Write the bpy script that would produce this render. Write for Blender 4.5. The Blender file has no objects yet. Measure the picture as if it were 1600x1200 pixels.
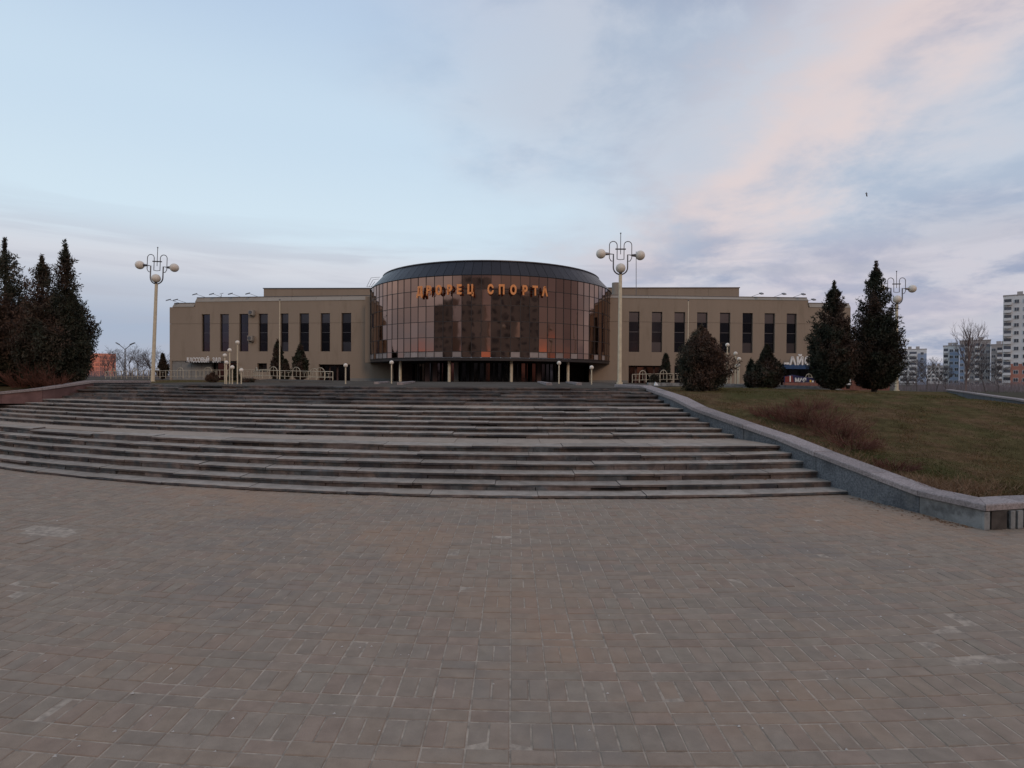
import bpy, bmesh, math, random
import numpy as np
from mathutils import Vector, Matrix, Euler
rnd = random.Random(7)
nrg = np.random.default_rng(11)
S = bpy.context.scene
C = S.collection

# ------------------------------------------------------------------ camera, sky, sun, exposure
EYE = Vector((0, 0, 1.67))
cd = bpy.data.cameras.new('camera'); cam = bpy.data.objects.new('camera', cd); C.objects.link(cam)
cd.sensor_width = 36; cd.lens = 20.25; cd.clip_start = .05; cd.clip_end = 6000
CR = (Matrix.Rotation(math.radians(90 - .637), 4, 'X') @ Matrix.Rotation(.006, 4, 'Z'))
cam.matrix_world = Matrix.Translation(EYE) @ CR
S.camera = cam
S.view_settings.view_transform = 'Standard'; S.view_settings.look = 'None'
S.view_settings.exposure = 0; S.view_settings.gamma = 1; S.view_settings.use_curve_mapping = False
S.cycles.max_bounces = 6

def ray(u, v):
    return (CR.to_3x3() @ Vector(((u - 800) / 900, (600 - v) / 900, -1)))
def W(u, v, y):                       # the point seen at photo pixel u, v standing y metres away
    d = ray(u, v); return EYE + d * (y / d.y)
def G(u, v, h):                       # the point seen at u, v at height h
    d = ray(u, v); return EYE + d * ((h - EYE.z) / d.z)

world = bpy.data.worlds.new('World'); S.world = world; world.use_nodes = True
NT = world.node_tree; NT.nodes.clear()
class NB:
    def __init__(s, nt): s.nt = nt
    def n(s, t, **k):
        nd = s.nt.nodes.new(t)
        for a, b in k.items(): setattr(nd, a, b)
        return nd
    def put(s, sock, v):
        if isinstance(v, bpy.types.NodeSocket): s.nt.links.new(v, sock)
        elif isinstance(v, (tuple, list)) and len(v) == 3 and sock.type == 'RGBA': sock.default_value = (*v, 1)
        else: sock.default_value = v
    def m(s, op, a, b=None, c=None, clamp=False):
        nd = s.n('ShaderNodeMath', operation=op, use_clamp=clamp); s.put(nd.inputs[0], a)
        if b is not None: s.put(nd.inputs[1], b)
        if c is not None: s.put(nd.inputs[2], c)
        return nd.outputs[0]
    def vm(s, op, a, b=None):
        nd = s.n('ShaderNodeVectorMath', operation=op); s.put(nd.inputs[0], a)
        if b is not None:
            if op == 'SCALE': s.put(nd.inputs[3], b)
            else: s.put(nd.inputs[1], b)
        return nd.outputs[1] if op == 'DOT_PRODUCT' else nd.outputs[0]
    def ss(s, x, a, b, c=0., d=1.):
        nd = s.n('ShaderNodeMapRange', interpolation_type='SMOOTHSTEP')
        for i, v in enumerate((x, a, b, c, d)): s.put(nd.inputs[i], v)
        return nd.outputs[0]
    def noise(s, vec, scale, detail=4, rough=.5, dist=0.):
        nd = s.n('ShaderNodeTexNoise')
        if vec is not None: s.put(nd.inputs['Vector'], vec)
        nd.inputs['Scale'].default_value = scale; nd.inputs['Detail'].default_value = detail
        nd.inputs['Roughness'].default_value = rough; nd.inputs['Distortion'].default_value = dist
        return nd.outputs['Fac']
    def mix(s, f, a, b, mode='MIX'):
        nd = s.n('ShaderNodeMix', data_type='RGBA', blend_type=mode)
        s.put(nd.inputs[0], f); s.put(nd.inputs[6], a); s.put(nd.inputs[7], b)
        return nd.outputs[2]
    def ramp(s, f, stops, interp='LINEAR'):
        nd = s.n('ShaderNodeValToRGB'); cr = nd.color_ramp; cr.interpolation = interp
        while len(cr.elements) < len(stops): cr.elements.new(.5)
        for e, (p, c) in zip(cr.elements, stops): e.position = p; e.color = (*c, 1)
        s.put(nd.inputs[0], f); return nd.outputs[0]
def lin(r, g, b): return tuple(((c / 255) / 12.92 if c / 255 < .04045 else ((c / 255 + .055) / 1.055) ** 2.4) for c in (r, g, b))
w = NB(NT)
D = w.n('ShaderNodeTexCoord').outputs['Generated']
sep = w.n('ShaderNodeSeparateXYZ'); w.put(sep.inputs[0], D); dx, dy, dz = sep.outputs
el = w.m('MAXIMUM', dz, 0.)
base = w.ramp(el, [(0, lin(172, 178, 196)), (.07, lin(166, 178, 200)), (.125, lin(188, 194, 208)), (.165, lin(212, 214, 222)), (.23, lin(211, 229, 241)),
                   (.38, lin(202, 222, 239)), (.56, lin(184, 205, 230)), (1, lin(160, 185, 220))], 'EASE')
cp = w.n('ShaderNodeCombineXYZ'); den = w.m('ADD', el, .22)
w.put(cp.inputs[0], w.m('DIVIDE', dx, den)); w.put(cp.inputs[1], w.m('DIVIDE', dy, den)); w.put(cp.inputs[2], w.m('MULTIPLY', el, 1.2))
n1 = w.noise(cp.outputs[0], 1.1, 7, .55, .3); n2 = w.noise(cp.outputs[0], 2.6, 6, .6, .2); n3 = w.noise(cp.outputs[0], .55, 3, .5, .4)
mk = w.m('ADD', dx, w.m('MULTIPLY', dy, -.22))
mk = w.m('ADD', mk, w.m('MULTIPLY', w.m('SUBTRACT', n1, .5), .9))
cover = w.ss(mk, -.42, .12)
ccol = w.mix(w.ss(n2, .38, .62), lin(152, 162, 188), lin(205, 203, 213))
ccol = w.mix(w.m('MULTIPLY', w.ss(n3, .45, .6), .55), ccol, lin(190, 206, 222))
sky = w.mix(w.m('MULTIPLY', cover, .93), base, ccol)
A_, B_ = ray(1440, 0).normalized(), ray(1060, 370).normalized()
nn = A_.cross(B_).normalized()
dist = w.m('ADD', w.vm('DOT_PRODUCT', D, tuple(nn)), w.m('MULTIPLY', w.m('SUBTRACT', n2, .5), .42))
band = w.m('POWER', 2.718, w.m('MULTIPLY', w.m('POWER', w.m('DIVIDE', w.m('ABSOLUTE', dist), .095), 2), -1.))
band = w.m('MULTIPLY', w.m('MULTIPLY', band, w.ss(n1, .3, .55)), w.ss(el, .12, .26)); band = w.m('MULTIPLY', band, w.ss(dy, 0., .4))
sky = w.mix(w.m('MULTIPLY', band, .76), sky, lin(234, 214, 209))
# faint pink low in the cloud, and the streaky grey band low on the left
lowp = w.m('MULTIPLY', w.ss(el, .30, .10), w.m('MULTIPLY', cover, w.ss(n1, .42, .62)))
sky = w.mix(w.m('MULTIPLY', lowp, .45), sky, lin(216, 204, 212))
st = w.n('ShaderNodeCombineXYZ'); w.put(st.inputs[0], w.m('MULTIPLY', dx, 1.2)); w.put(st.inputs[1], w.m('MULTIPLY', dy, 1.2)); w.put(st.inputs[2], w.m('MULTIPLY', dz, 14.))
n4 = w.noise(st.outputs[0], 1.6, 5, .55, .5)
strk = w.m('MULTIPLY', w.ss(n4, .48, .62), w.m('MULTIPLY', w.ss(el, .27, .17), w.ss(el, .0, .05)))
sky = w.mix(w.m('MULTIPLY', strk, .4), sky, lin(178, 180, 194))
# heavier cloud and a low red afterglow in the west, behind the viewer (the drum glass mirrors it)
west = w.ss(w.m('ADD', dy, w.m('MULTIPLY', dx, -.6)), -.3, -.85)
sky = w.mix(w.m('MULTIPLY', w.m('MULTIPLY', west, w.ss(el, .55, .15)), .85), sky, lin(104, 88, 94))
gl_ = w.m('MULTIPLY', w.ss(dy, -.1, -.5), w.ss(el, .07, .0)); sky = w.mix(w.m('MULTIPLY', gl_, .8), sky, (.85, .24, .14))
skyn = w.n('ShaderNodeTexSky', sky_type='NISHITA', sun_disc=False); skyn.sun_elevation = math.radians(24); skyn.sun_rotation = math.radians(158)
tot = w.mix(1., w.vm('SCALE', sky, 9.6), w.vm('SCALE', skyn.outputs[0], .06), 'ADD')
bg = w.n('ShaderNodeBackground'); w.put(bg.inputs[0], tot); bg.inputs[1].default_value = .1
NT.links.new(bg.outputs[0], w.n('ShaderNodeOutputWorld').inputs[0])

sl = bpy.data.lights.new('sun', 'SUN'); sl.energy = .6; sl.angle = math.radians(16); sl.color = (1, .72, .55)
so = bpy.data.objects.new('sun', sl); C.objects.link(so)
so.rotation_euler = Vector((-.36, .9, -.44)).to_track_quat('-Z', 'Y').to_euler()

# ------------------------------------------------------------------ materials
MATS = {}
def mat(name, col, rough=.85, var=.18, vs=3., bump=.15, bs=40., orand=.12, metal=0., attr=False, spec=.3, stain=None, col2=None, stretch=None, dirt=None):
    if name in MATS: return MATS[name]
    m = bpy.data.materials.new(name); m.use_nodes = True; b = NB(m.node_tree)
    P = m.node_tree.nodes['Principled BSDF']
    pos = b.n('ShaderNodeNewGeometry').outputs['Position']
    if stretch:
        pos = b.vm('MULTIPLY', pos, stretch)
    nf = b.noise(pos, vs, 6, .6)
    f = b.ss(nf, .25, .75, 1 - var, 1 + var)
    if orand:
        oi = b.n('ShaderNodeObjectInfo').outputs['Random']
        f = b.m('MULTIPLY', f, b.m('MULTIPLY_ADD', oi, 2 * orand, 1 - orand))
    c = col
    if col2 is not None:
        c = b.mix(b.ss(b.noise(pos, vs * .37, 5, .6), .42, .6), col, col2)
    if attr:
        at = b.n('ShaderNodeVertexColor', layer_name='tint').outputs[0]
        c = b.mix(1., c, at, 'MULTIPLY')
    c = b.vm('SCALE', b.mix(0., c, c) if not isinstance(c, bpy.types.NodeSocket) else c, f)
    if stain:
        sc, scale, lo, hi, amt = stain
        c = b.mix(b.m('MULTIPLY', b.ss(b.noise(pos, scale, 5, .62, .4), lo, hi), amt), c, sc)
    if dirt:
        c = b.mix(b.m('MULTIPLY', b.ss(b.noise(pos, dirt[1], 4, .7), dirt[2], dirt[3]), dirt[4]), c, dirt[0])
    b.put(P.inputs['Base Color'], c)
    P.inputs['Roughness'].default_value = rough; P.inputs['Metallic'].default_value = metal
    P.inputs['Specular IOR Level'].default_value = spec
    if bump:
        bn = b.n('ShaderNodeBump'); bn.inputs['Strength'].default_value = bump; bn.inputs['Distance'].default_value = .01
        b.put(bn.inputs['Height'], b.noise(pos, bs, 4, .6)); b.put(P.inputs['Normal'], bn.outputs[0])
    MATS[name] = m; return m

M = dict(
    brick=mat('paver concrete', (.315, .243, .184), var=.12, vs=9, bump=.5, bs=120, attr=True, orand=0, spec=.05, stain=((.40, .245, .155), .33, .48, .66, .6), dirt=((.235, .20, .17), .55, .5, .68, .6)),
    sand=mat('joint sand', (.37, .29, .22), var=.4, vs=14, bump=.4, bs=200, orand=0),
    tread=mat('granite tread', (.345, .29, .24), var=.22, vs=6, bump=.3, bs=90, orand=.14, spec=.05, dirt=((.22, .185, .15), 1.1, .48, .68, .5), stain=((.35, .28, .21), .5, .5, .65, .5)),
    land=mat('pale landing slabs', (.37, .292, .228), var=.1, vs=5, bump=.25, bs=90, orand=.05, spec=.05, dirt=((.29, .235, .185), .9, .5, .7, .5)),
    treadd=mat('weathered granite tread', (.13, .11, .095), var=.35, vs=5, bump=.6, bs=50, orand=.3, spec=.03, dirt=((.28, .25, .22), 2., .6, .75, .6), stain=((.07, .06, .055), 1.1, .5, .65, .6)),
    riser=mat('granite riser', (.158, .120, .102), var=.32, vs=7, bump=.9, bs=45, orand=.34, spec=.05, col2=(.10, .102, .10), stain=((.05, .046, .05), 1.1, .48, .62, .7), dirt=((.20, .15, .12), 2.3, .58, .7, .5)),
    core=mat('dark joint mortar', (.05, .045, .042), bump=.3, orand=0),
    terr=mat('terrace asphalt paving', (.102, .086, .070), var=.28, vs=1.2, bump=.3, bs=50, orand=0, spec=0., rough=1., stain=((.15, .135, .12), .5, .5, .7, .5)),
    ground=mat('ground earth', (.09, .08, .06), var=.3, vs=.3, orand=0, spec=0.),
    wallg=mat('blue grey granite facing', (.142, .146, .150), var=.42, vs=38, bump=.5, bs=60, orand=.12, stain=((.07, .072, .075), 1.3, .5, .68, .6), dirt=((.23, .22, .20), 2.2, .56, .72, .5), spec=.08),
    wallr=mat('red granite facing', (.17, .095, .085), var=.25, vs=3, bump=.5, bs=60, orand=.12),
    cop=mat('pinkish granite coping', (.315, .262, .243), var=.34, vs=42, bump=.3, bs=100, orand=.14, spec=.1, dirt=((.17, .155, .145), 1.8, .52, .7, .5)),
    conc=mat('rough concrete', (.24, .235, .22), var=.3, vs=5, bump=.8, bs=30, orand=.1, dirt=((.08, .075, .07), 3, .5, .65, .6)),
    lawn=mat('lawn soil and thatch', (.098, .076, .036), var=.32, vs=4, bump=1., bs=40, orand=0, spec=0., col2=(.13, .082, .046), stain=((.075, .075, .03), .35, .48, .62, .6)),
    grass=mat('grass blades', (.13, .10, .046), var=.4, vs=2.5, bump=0, orand=0, col2=(.18, .11, .055), spec=.0, stain=((.088, .092, .034), .35, .45, .62, .7)),
    drygrass=mat('dry grass', (.24, .145, .085), var=.35, vs=6, bump=0, orand=0, spec=.1),
    twig=mat('red brown twigs', (.15, .066, .046), var=.3, vs=3, bump=0, orand=.2, spec=.1),
    bark=mat('grey bark', (.12, .10, .095), var=.3, vs=6, bump=.5, orand=.1),
    birch=mat('pale birch twigs', (.20, .15, .14), var=.3, vs=6, bump=.2, orand=.1),
    thuja=mat('dark thuja sprays', (.036, .040, .026), var=.5, vs=2.2, bump=0, orand=.15, spec=.15, col2=(.060, .040, .030)),
    thujr=mat('bronzed thuja sprays', (.056, .05, .034), var=.5, vs=2.2, bump=0, orand=.15, spec=.15, col2=(.098, .058, .04)),
    wall=mat('beige rendered cladding', (.325, .252, .186), var=.06, vs=.25, bump=.12, bs=25, orand=.02, spec=.1, stretch=(1, 1, .2), stain=((.235, .18, .125), 1.3, .5, .72, .45)),
    wallp=mat('parapet sheet', (.33, .285, .23), var=.06, vs=.4, bump=.05, orand=.03),
    wallgy=mat('grey tiled ground floor', (.24, .225, .20), var=.1, vs=2, bump=.1, orand=.05),
    frame=mat('dark bronze frame', (.045, .036, .032), rough=.5, var=.1, bump=0, orand=.05),
    rail=mat('worn cream railing paint', (.46, .39, .28), rough=.6, bump=0, orand=.12),
    cream=mat('cream painted metal', (.66, .55, .38), rough=.55, var=.12, vs=5, bump=.08, orand=.05, dirt=((.3, .24, .17), 6, .6, .75, .4)),
    white=mat('off white paint', (.80, .77, .72), rough=.6, var=.08, bump=.05, orand=.05),
    globe=mat('opal globe', (.80, .70, .57), rough=.4, var=.04, vs=1, bump=0, orand=.06, spec=.5),
    metal=mat('dull grey metal', (.16, .15, .15), rough=.45, var=.1, bump=0, metal=.6),
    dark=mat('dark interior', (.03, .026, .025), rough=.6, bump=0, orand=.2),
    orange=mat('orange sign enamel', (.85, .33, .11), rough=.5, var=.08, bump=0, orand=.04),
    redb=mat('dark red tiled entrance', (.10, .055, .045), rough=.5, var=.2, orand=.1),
    roofp=mat('dark metallic roof sheet', (.046, .038, .038), rough=.38, var=.08, bump=0, orand=.10, metal=.85, spec=.5),
    blue=mat('blue canopy sheet', (.022, .06, .14), rough=.5, bump=0),
    rust=mat('red brick kiosk', (.22, .10, .075), var=.25, vs=5, bump=.3),
    bwhite=mat('pale panel blocks', (.70, .69, .67), var=.08, vs=.2, bump=0, orand=.04),
    bgrey=mat('grey beige panel blocks', (.38, .345, .32), var=.1, vs=.2, bump=0, orand=.06),
    bblue=mat('blue painted panels', (.29, .35, .46), var=.12, vs=.2, bump=0, orand=.08),
    bbrick=mat('salmon brick', (.42, .19, .14), var=.12, vs=.4, bump=0, orand=.04),
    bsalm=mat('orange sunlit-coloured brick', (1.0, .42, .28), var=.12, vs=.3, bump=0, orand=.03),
    bwin=mat('far window glass', (.06, .065, .08), rough=.2, bump=0, orand=.4, spec=.6),
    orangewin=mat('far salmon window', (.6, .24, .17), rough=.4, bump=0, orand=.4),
    litter=mat('pale litter', (.55, .51, .46), bump=0, orand=.1),
    far=mat('far bare wood', (.16, .145, .155), var=.3, vs=.1, bump=0, orand=0),
)
def glassmat(name, tint, rough=.04, orand=.12, wav=.25):
    m = bpy.data.materials.new(name); m.use_nodes = True; b = NB(m.node_tree); P = m.node_tree.nodes['Principled BSDF']
    oi = b.n('ShaderNodeObjectInfo').outputs['Random']
    b.put(P.inputs['Base Color'], b.vm('SCALE', b.mix(0., tint, tint), b.m('MULTIPLY_ADD', oi, 2 * orand, 1 - orand)))
    P.inputs['Metallic'].default_value = 1; P.inputs['Roughness'].default_value = rough
    bn = b.n('ShaderNodeBump'); bn.inputs['Strength'].default_value = wav; bn.inputs['Distance'].default_value = .02
    pos = b.n('ShaderNodeNewGeometry').outputs['Position']
    b.put(bn.inputs['Height'], b.noise(pos, .8, 1, .5)); b.put(P.inputs['Normal'], bn.outputs[0])
    return m
M['bronze'] = glassmat('bronze mirror glass', (.30, .185, .14), orand=.16)
M['winglass'] = glassmat('dark window glass', (.055, .05, .058), .12, .2)
M['winblind'] = glassmat('window glass over grey blind', (.10, .09, .095), .3, .2)
M['glintpane'] = mat('pane with painted reflection', (.34, .28, .25), rough=.4, var=.1, bump=0, orand=.2)  # pale colour stands in for ground light mirrored in the drum's bottom panes
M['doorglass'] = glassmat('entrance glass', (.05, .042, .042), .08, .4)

# ------------------------------------------------------------------ helpers
def tag(o, label=None, cat=None, group=None, kind=None):
    for k, v in (('label', label), ('category', cat), ('group', group), ('kind', kind)):
        if v: o[k] = v
    return o
def empty(name, loc, label=None, cat=None, group=None, rz=0, kind=None):
    o = bpy.data.objects.new(name, None); C.objects.link(o); o.location = loc; o.rotation_euler = (0, 0, rz); o.empty_display_size = .2
    return tag(o, label, cat, group, kind)
class MB:
    def __init__(s): s.v = []; s.f = []; s.mi = []
    def add(s, vs, fs, mi=0):
        n = len(s.v); s.v += [tuple(v) for v in vs]; s.f += [tuple(i + n for i in f) for f in fs]; s.mi += [mi] * len(fs); return s
    def hexa(s, p, mi=0):       # 8 points: bottom ring 0-3, top ring 4-7 (counter-clockwise from above)
        return s.add(p, [(3, 2, 1, 0), (4, 5, 6, 7), (0, 1, 5, 4), (1, 2, 6, 5), (2, 3, 7, 6), (3, 0, 4, 7)], mi)
    def box(s, x0, x1, y0, y1, z0, z1, mi=0):
        return s.hexa([(x0, y0, z0), (x1, y0, z0), (x1, y1, z0), (x0, y1, z0), (x0, y0, z1), (x1, y0, z1), (x1, y1, z1), (x0, y1, z1)], mi)
    def tube(s, pts, r, n=6, mi=0, cap=True):
        pts = [Vector(p) for p in pts]; rs = r if isinstance(r, (list, tuple)) else [r] * len(pts)
        rings = []; pa = None
        for i, p in enumerate(pts):
            d = (pts[min(i + 1, len(pts) - 1)] - pts[max(i - 1, 0)]).normalized()
            if pa is None: pa = d.orthogonal().normalized()
            else:
                pa = (pa - d * pa.dot(d)); pa = pa.normalized() if pa.length > 1e-6 else d.orthogonal().normalized()
            pb = d.cross(pa)
            rings.append([p + (pa * math.cos(2 * math.pi * k / n) + pb * math.sin(2 * math.pi * k / n)) * rs[i] for k in range(n)])
        vs = [q for rg in rings for q in rg]; fs = []
        for i in range(len(rings) - 1):
            for k in range(n): fs.append((i * n + k, i * n + (k + 1) % n, (i + 1) * n + (k + 1) % n, (i + 1) * n + k))
        if cap: fs.append(tuple(range(n))[::-1]); fs.append(tuple((len(rings) - 1) * n + k for k in range(n)))
        return s.add(vs, fs, mi)
    def sphere(s, c, r, seg=20, rings=12, mi=0):
        vs = [(c[0], c[1], c[2] - r)]; fs = []
        for i in range(1, rings):
            t = math.pi * i / rings - math.pi / 2
            for k in range(seg):
                a = 2 * math.pi * k / seg; vs.append((c[0] + r * math.cos(t) * math.cos(a), c[1] + r * math.cos(t) * math.sin(a), c[2] + r * math.sin(t)))
        vs.append((c[0], c[1], c[2] + r)); L = len(vs) - 1
        for k in range(seg):
            k2 = (k + 1) % seg; fs.append((0, 1 + k2, 1 + k)); fs.append((L, L - seg + k, L - seg + k2))
            for i in range(rings - 2): a = 1 + i * seg; fs.append((a + k, a + k2, a + seg + k2, a + seg + k))
        return s.add(vs, fs, mi)
    def mesh(s, name, mats, smooth=False):
        me = bpy.data.meshes.new(name); me.from_pydata(s.v, [], s.f)
        for m in (mats if isinstance(mats, (list, tuple)) else [mats]): me.materials.append(m)
        if any(s.mi): me.polygons.foreach_set('material_index', s.mi)
        if smooth: me.polygons.foreach_set('use_smooth', [True] * len(me.polygons))
        me.update(); return me
    def obj(s, name, mats, parent=None, smooth=False, loc=None):
        return link(name, s.mesh(name, mats, smooth), parent, loc)
def link(name, me, parent=None, loc=None, rot=None):
    o = bpy.data.objects.new(name, me); C.objects.link(o)
    if parent is not None: o.parent = parent
    if loc is not None: o.location = loc
    if rot is not None: o.rotation_euler = rot
    return o
def copy_tree(o, parent=None):
    c = o.copy(); C.objects.link(c); c.parent = parent
    for ch in list(o.children): copy_tree(ch, c)
    return c
def tri_mesh(name, V, F, mats, parent=None, loc=None, mi=None):
    me = bpy.data.meshes.new(name); k = F.shape[1]
    me.vertices.add(len(V)); me.vertices.foreach_set('co', V.astype(np.float32).ravel())
    me.loops.add(F.size); me.loops.foreach_set('vertex_index', F.astype(np.int32).ravel())
    me.polygons.add(len(F)); me.polygons.foreach_set('loop_start', np.arange(0, F.size, k, dtype=np.int32))
    for m in mats: me.materials.append(m)
    if mi is not None: me.polygons.foreach_set('material_index', mi.astype(np.int32))
    me.update(calc_edges=True); return link(name, me, parent, loc)

# ------------------------------------------------------------------ terrain
CX = .6
def crv(d): return .024 - .0015 * (min(max(d, 7.93), 14.6) - 7.93)
def yat(x, d): return d + crv(d) * (x - CX) ** 2
def sst(x, a, b): t = min(max((x - a) / (b - a), 0), 1); return t * t * (3 - 2 * t)
def terr_h(x, y):
    h = 1.417 - .0037 * min(max(y - 14.6, 0), 48)
    h -= .0062 * min(max(-x, 0), 40) * (1 - sst(y, 36, 60) * .6) * sst(y, 15, 24)
    h -= .020 * min(max(x - 8, 0), 26) * sst(y, 18, 30)
    if x > 3:
        ed = 17.5 + max(0, y - 27) * .3
        h -= .7 * sst(x, 4.2, 5.2) * (1 - sst(y, 25.2, 27))
        h -= .7 * sst(x - ed, .6, 2) * sst(y, 25.2, 27) * (1 - sst(y, 39, 42))
        h -= 2.4 * sst(x / max(y, 1), .56, .66) * sst(y, 20, 36)
    return h
# far ground
MB().add([(-3000, -3000, -.10), (3000, -3000, -.10), (3000, 3000, -1.5), (-3000, 3000, -1.5)], [(0, 1, 2, 3)]).obj('ground', M['ground'])['kind'] = 'structure'
# plaza base under the bricks, spreading behind the viewer
pb = MB(); pb.add([(-60, -60, -.0035), (60, -60, -.0035), (60, 24, -.0035), (-60, 24, -.0035)], [(0, 1, 2, 3)])
plaza = pb.obj('plaza', M['sand']); plaza['kind'] = 'structure'
# terrace sheet
xs = [-900, -500, -300, -200, -150, -110, -80, -60] + [i * 1.25 for i in range(-40, 57)] + [80, 110, 150, 200, 300, 500, 900]
ts = [0, .6, 1.5, 3, 5, 8, 9.6, 11.3, 13, 16, 21, 27, 34, 42, 52, 70, 100, 150, 230, 400, 800, 1400]
V = []; F = []
for t in ts:
    for x in xs:
        xc = min(max(x, -13.), 9)
        y = yat(xc, 14.62) + t
        V.append((x, y, terr_h(x, y)))
n = len(xs)
for j in range(len(ts) - 1):
    for i in range(n - 1): F.append((j * n + i, j * n + i + 1, (j + 1) * n + i + 1, (j + 1) * n + i))
mb = MB(); mb.add(V, F); terr = mb.obj('terrace', M['terr']); terr['kind'] = 'structure'

# ------------------------------------------------------------------ paving bricks
def brick_geo(x0, x1, y0, y1, dz=0, tx=0, ty=0):
    g = .0026 + abs(rnd.gauss(0, .0014)); b = .004; x0 += g; x1 -= g; y0 += g; y1 -= g
    def P(x, y, z): return (x, y + .024 * (x - CX) ** 2, z + dz + tx * (x - (x0 + x1) / 2) + ty * (y - (y0 + y1) / 2))
    v = [P(x0, y0, -.045), P(x1, y0, -.045), P(x1, y1, -.045), P(x0, y1, -.045),
         P(x0, y0, -b), P(x1, y0, -b), P(x1, y1, -b), P(x0, y1, -b),
         P(x0 + b, y0 + b, 0), P(x1 - b, y0 + b, 0), P(x1 - b, y1 - b, 0), P(x0 + b, y1 - b, 0)]
    f = [(8, 9, 10, 11), (4, 5, 9, 8), (5, 6, 10, 9), (6, 7, 11, 10), (7, 4, 8, 11), (0, 1, 5, 4), (1, 2, 6, 5), (2, 3, 7, 6), (3, 0, 4, 7)]
    return v, f
rects = []
y = .16; row = 0
while y < 8.0:
    k = row % 3
    dep = .2 if k == 0 else .1; wid = .1 if k == 0 else .2
    if k: pass
    x = -19.0
    while x < 13:
        yc = y + .024 * (x - CX) ** 2
        if abs(x) < yc * 1.0 + 4.5: rects.append((x, x + wid, y, min(y + dep, 7.985)))
        x += wid
    y += dep; row += 1
def vis_size(r):
    xm = (r[0] + r[1]) / 2; ym = (r[2] + r[3]) / 2 + .024 * (xm - CX) ** 2
    inside = abs(xm) / ym < .875 and 1.67 / ym < .675
    return (inside, -ym if inside else -99)
order = sorted(range(len(rects)), key=lambda i: vis_size(rects[i]), reverse=True)
single = set(order[:300])
pal = [(1, 1, 1), (1.02, .99, .98), (.97, .98, .99), (.94, .95, .96), (1.04, 1.0, .97), (.98, 1.0, 1.), (1.02, .96, .95)]
def tintcol():
    c = pal[rnd.randrange(len(pal))]; k = rnd.uniform(.96, 1.04); return tuple(min(q * k, 1.3) for q in c) + (1,)
def sink(x, y):
    return .004 * math.sin(x * 1.1 + .5) * math.sin(y * 1.7) * 0 - .010 * max(0, 1 - math.hypot((x - 2.75) / .28, (y - 3.35) / .16)) - .008 * max(0, 1 - math.hypot((x + 4.9) / .5, (y - 5.4) / .3))
JV = []; JF = []; JC = []
for i, r in enumerate(rects):
    dz = rnd.gauss(0, .0011) + sink((r[0] + r[1]) / 2, (r[2] + r[3]) / 2) + 0
    v, f = brick_geo(*r, dz=dz, tx=rnd.gauss(0, .007), ty=rnd.gauss(0, .009)); c = tintcol()
    if i in single:
        me = bpy.data.meshes.new('brick'); me.from_pydata(v, [], f); me.materials.append(M['brick'])
        ca = me.color_attributes.new('tint', 'FLOAT_COLOR', 'POINT'); ca.data.foreach_set('color', list(c) * len(v))
        link('brick', me, plaza)
    else:
        nb = len(JV); JV += v; JF += [tuple(q + nb for q in ff) for ff in f]; JC += list(c) * len(v)
me = bpy.data.meshes.new('brick_field'); me.from_pydata(JV, [], JF); me.materials.append(M['brick'])
ca = me.color_attributes.new('tint', 'FLOAT_COLOR', 'POINT'); ca.data.foreach_set('color', JC)
link('brick_field', me, plaza)['kind'] = 'stuff'
# loose pale crumbs on the paving
mb = MB()
for i in range(110):
    yy = rnd.uniform(2.4, 7.6); xx = rnd.uniform(-.85, .85) * yy; r = rnd.uniform(.004, .011)
    pts = [(xx + r * rnd.uniform(-1, 1), yy + r * rnd.uniform(-1, 1), .001 + r * q) for q in (0, .1, 1.1, .2)]
    pts = [(xx - r, yy - r * .6, .001), (xx + r, yy - r * .4, .001), (xx, yy + r, .001), (xx + r * .2, yy, r * .9)]
    mb.add(pts, [(0, 1, 3), (1, 2, 3), (2, 0, 3)])
tag(mb.obj('grit', M['litter']), 'pale crumbs of grit and litter scattered over the brown paving', 'grit', kind='stuff')

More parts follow.
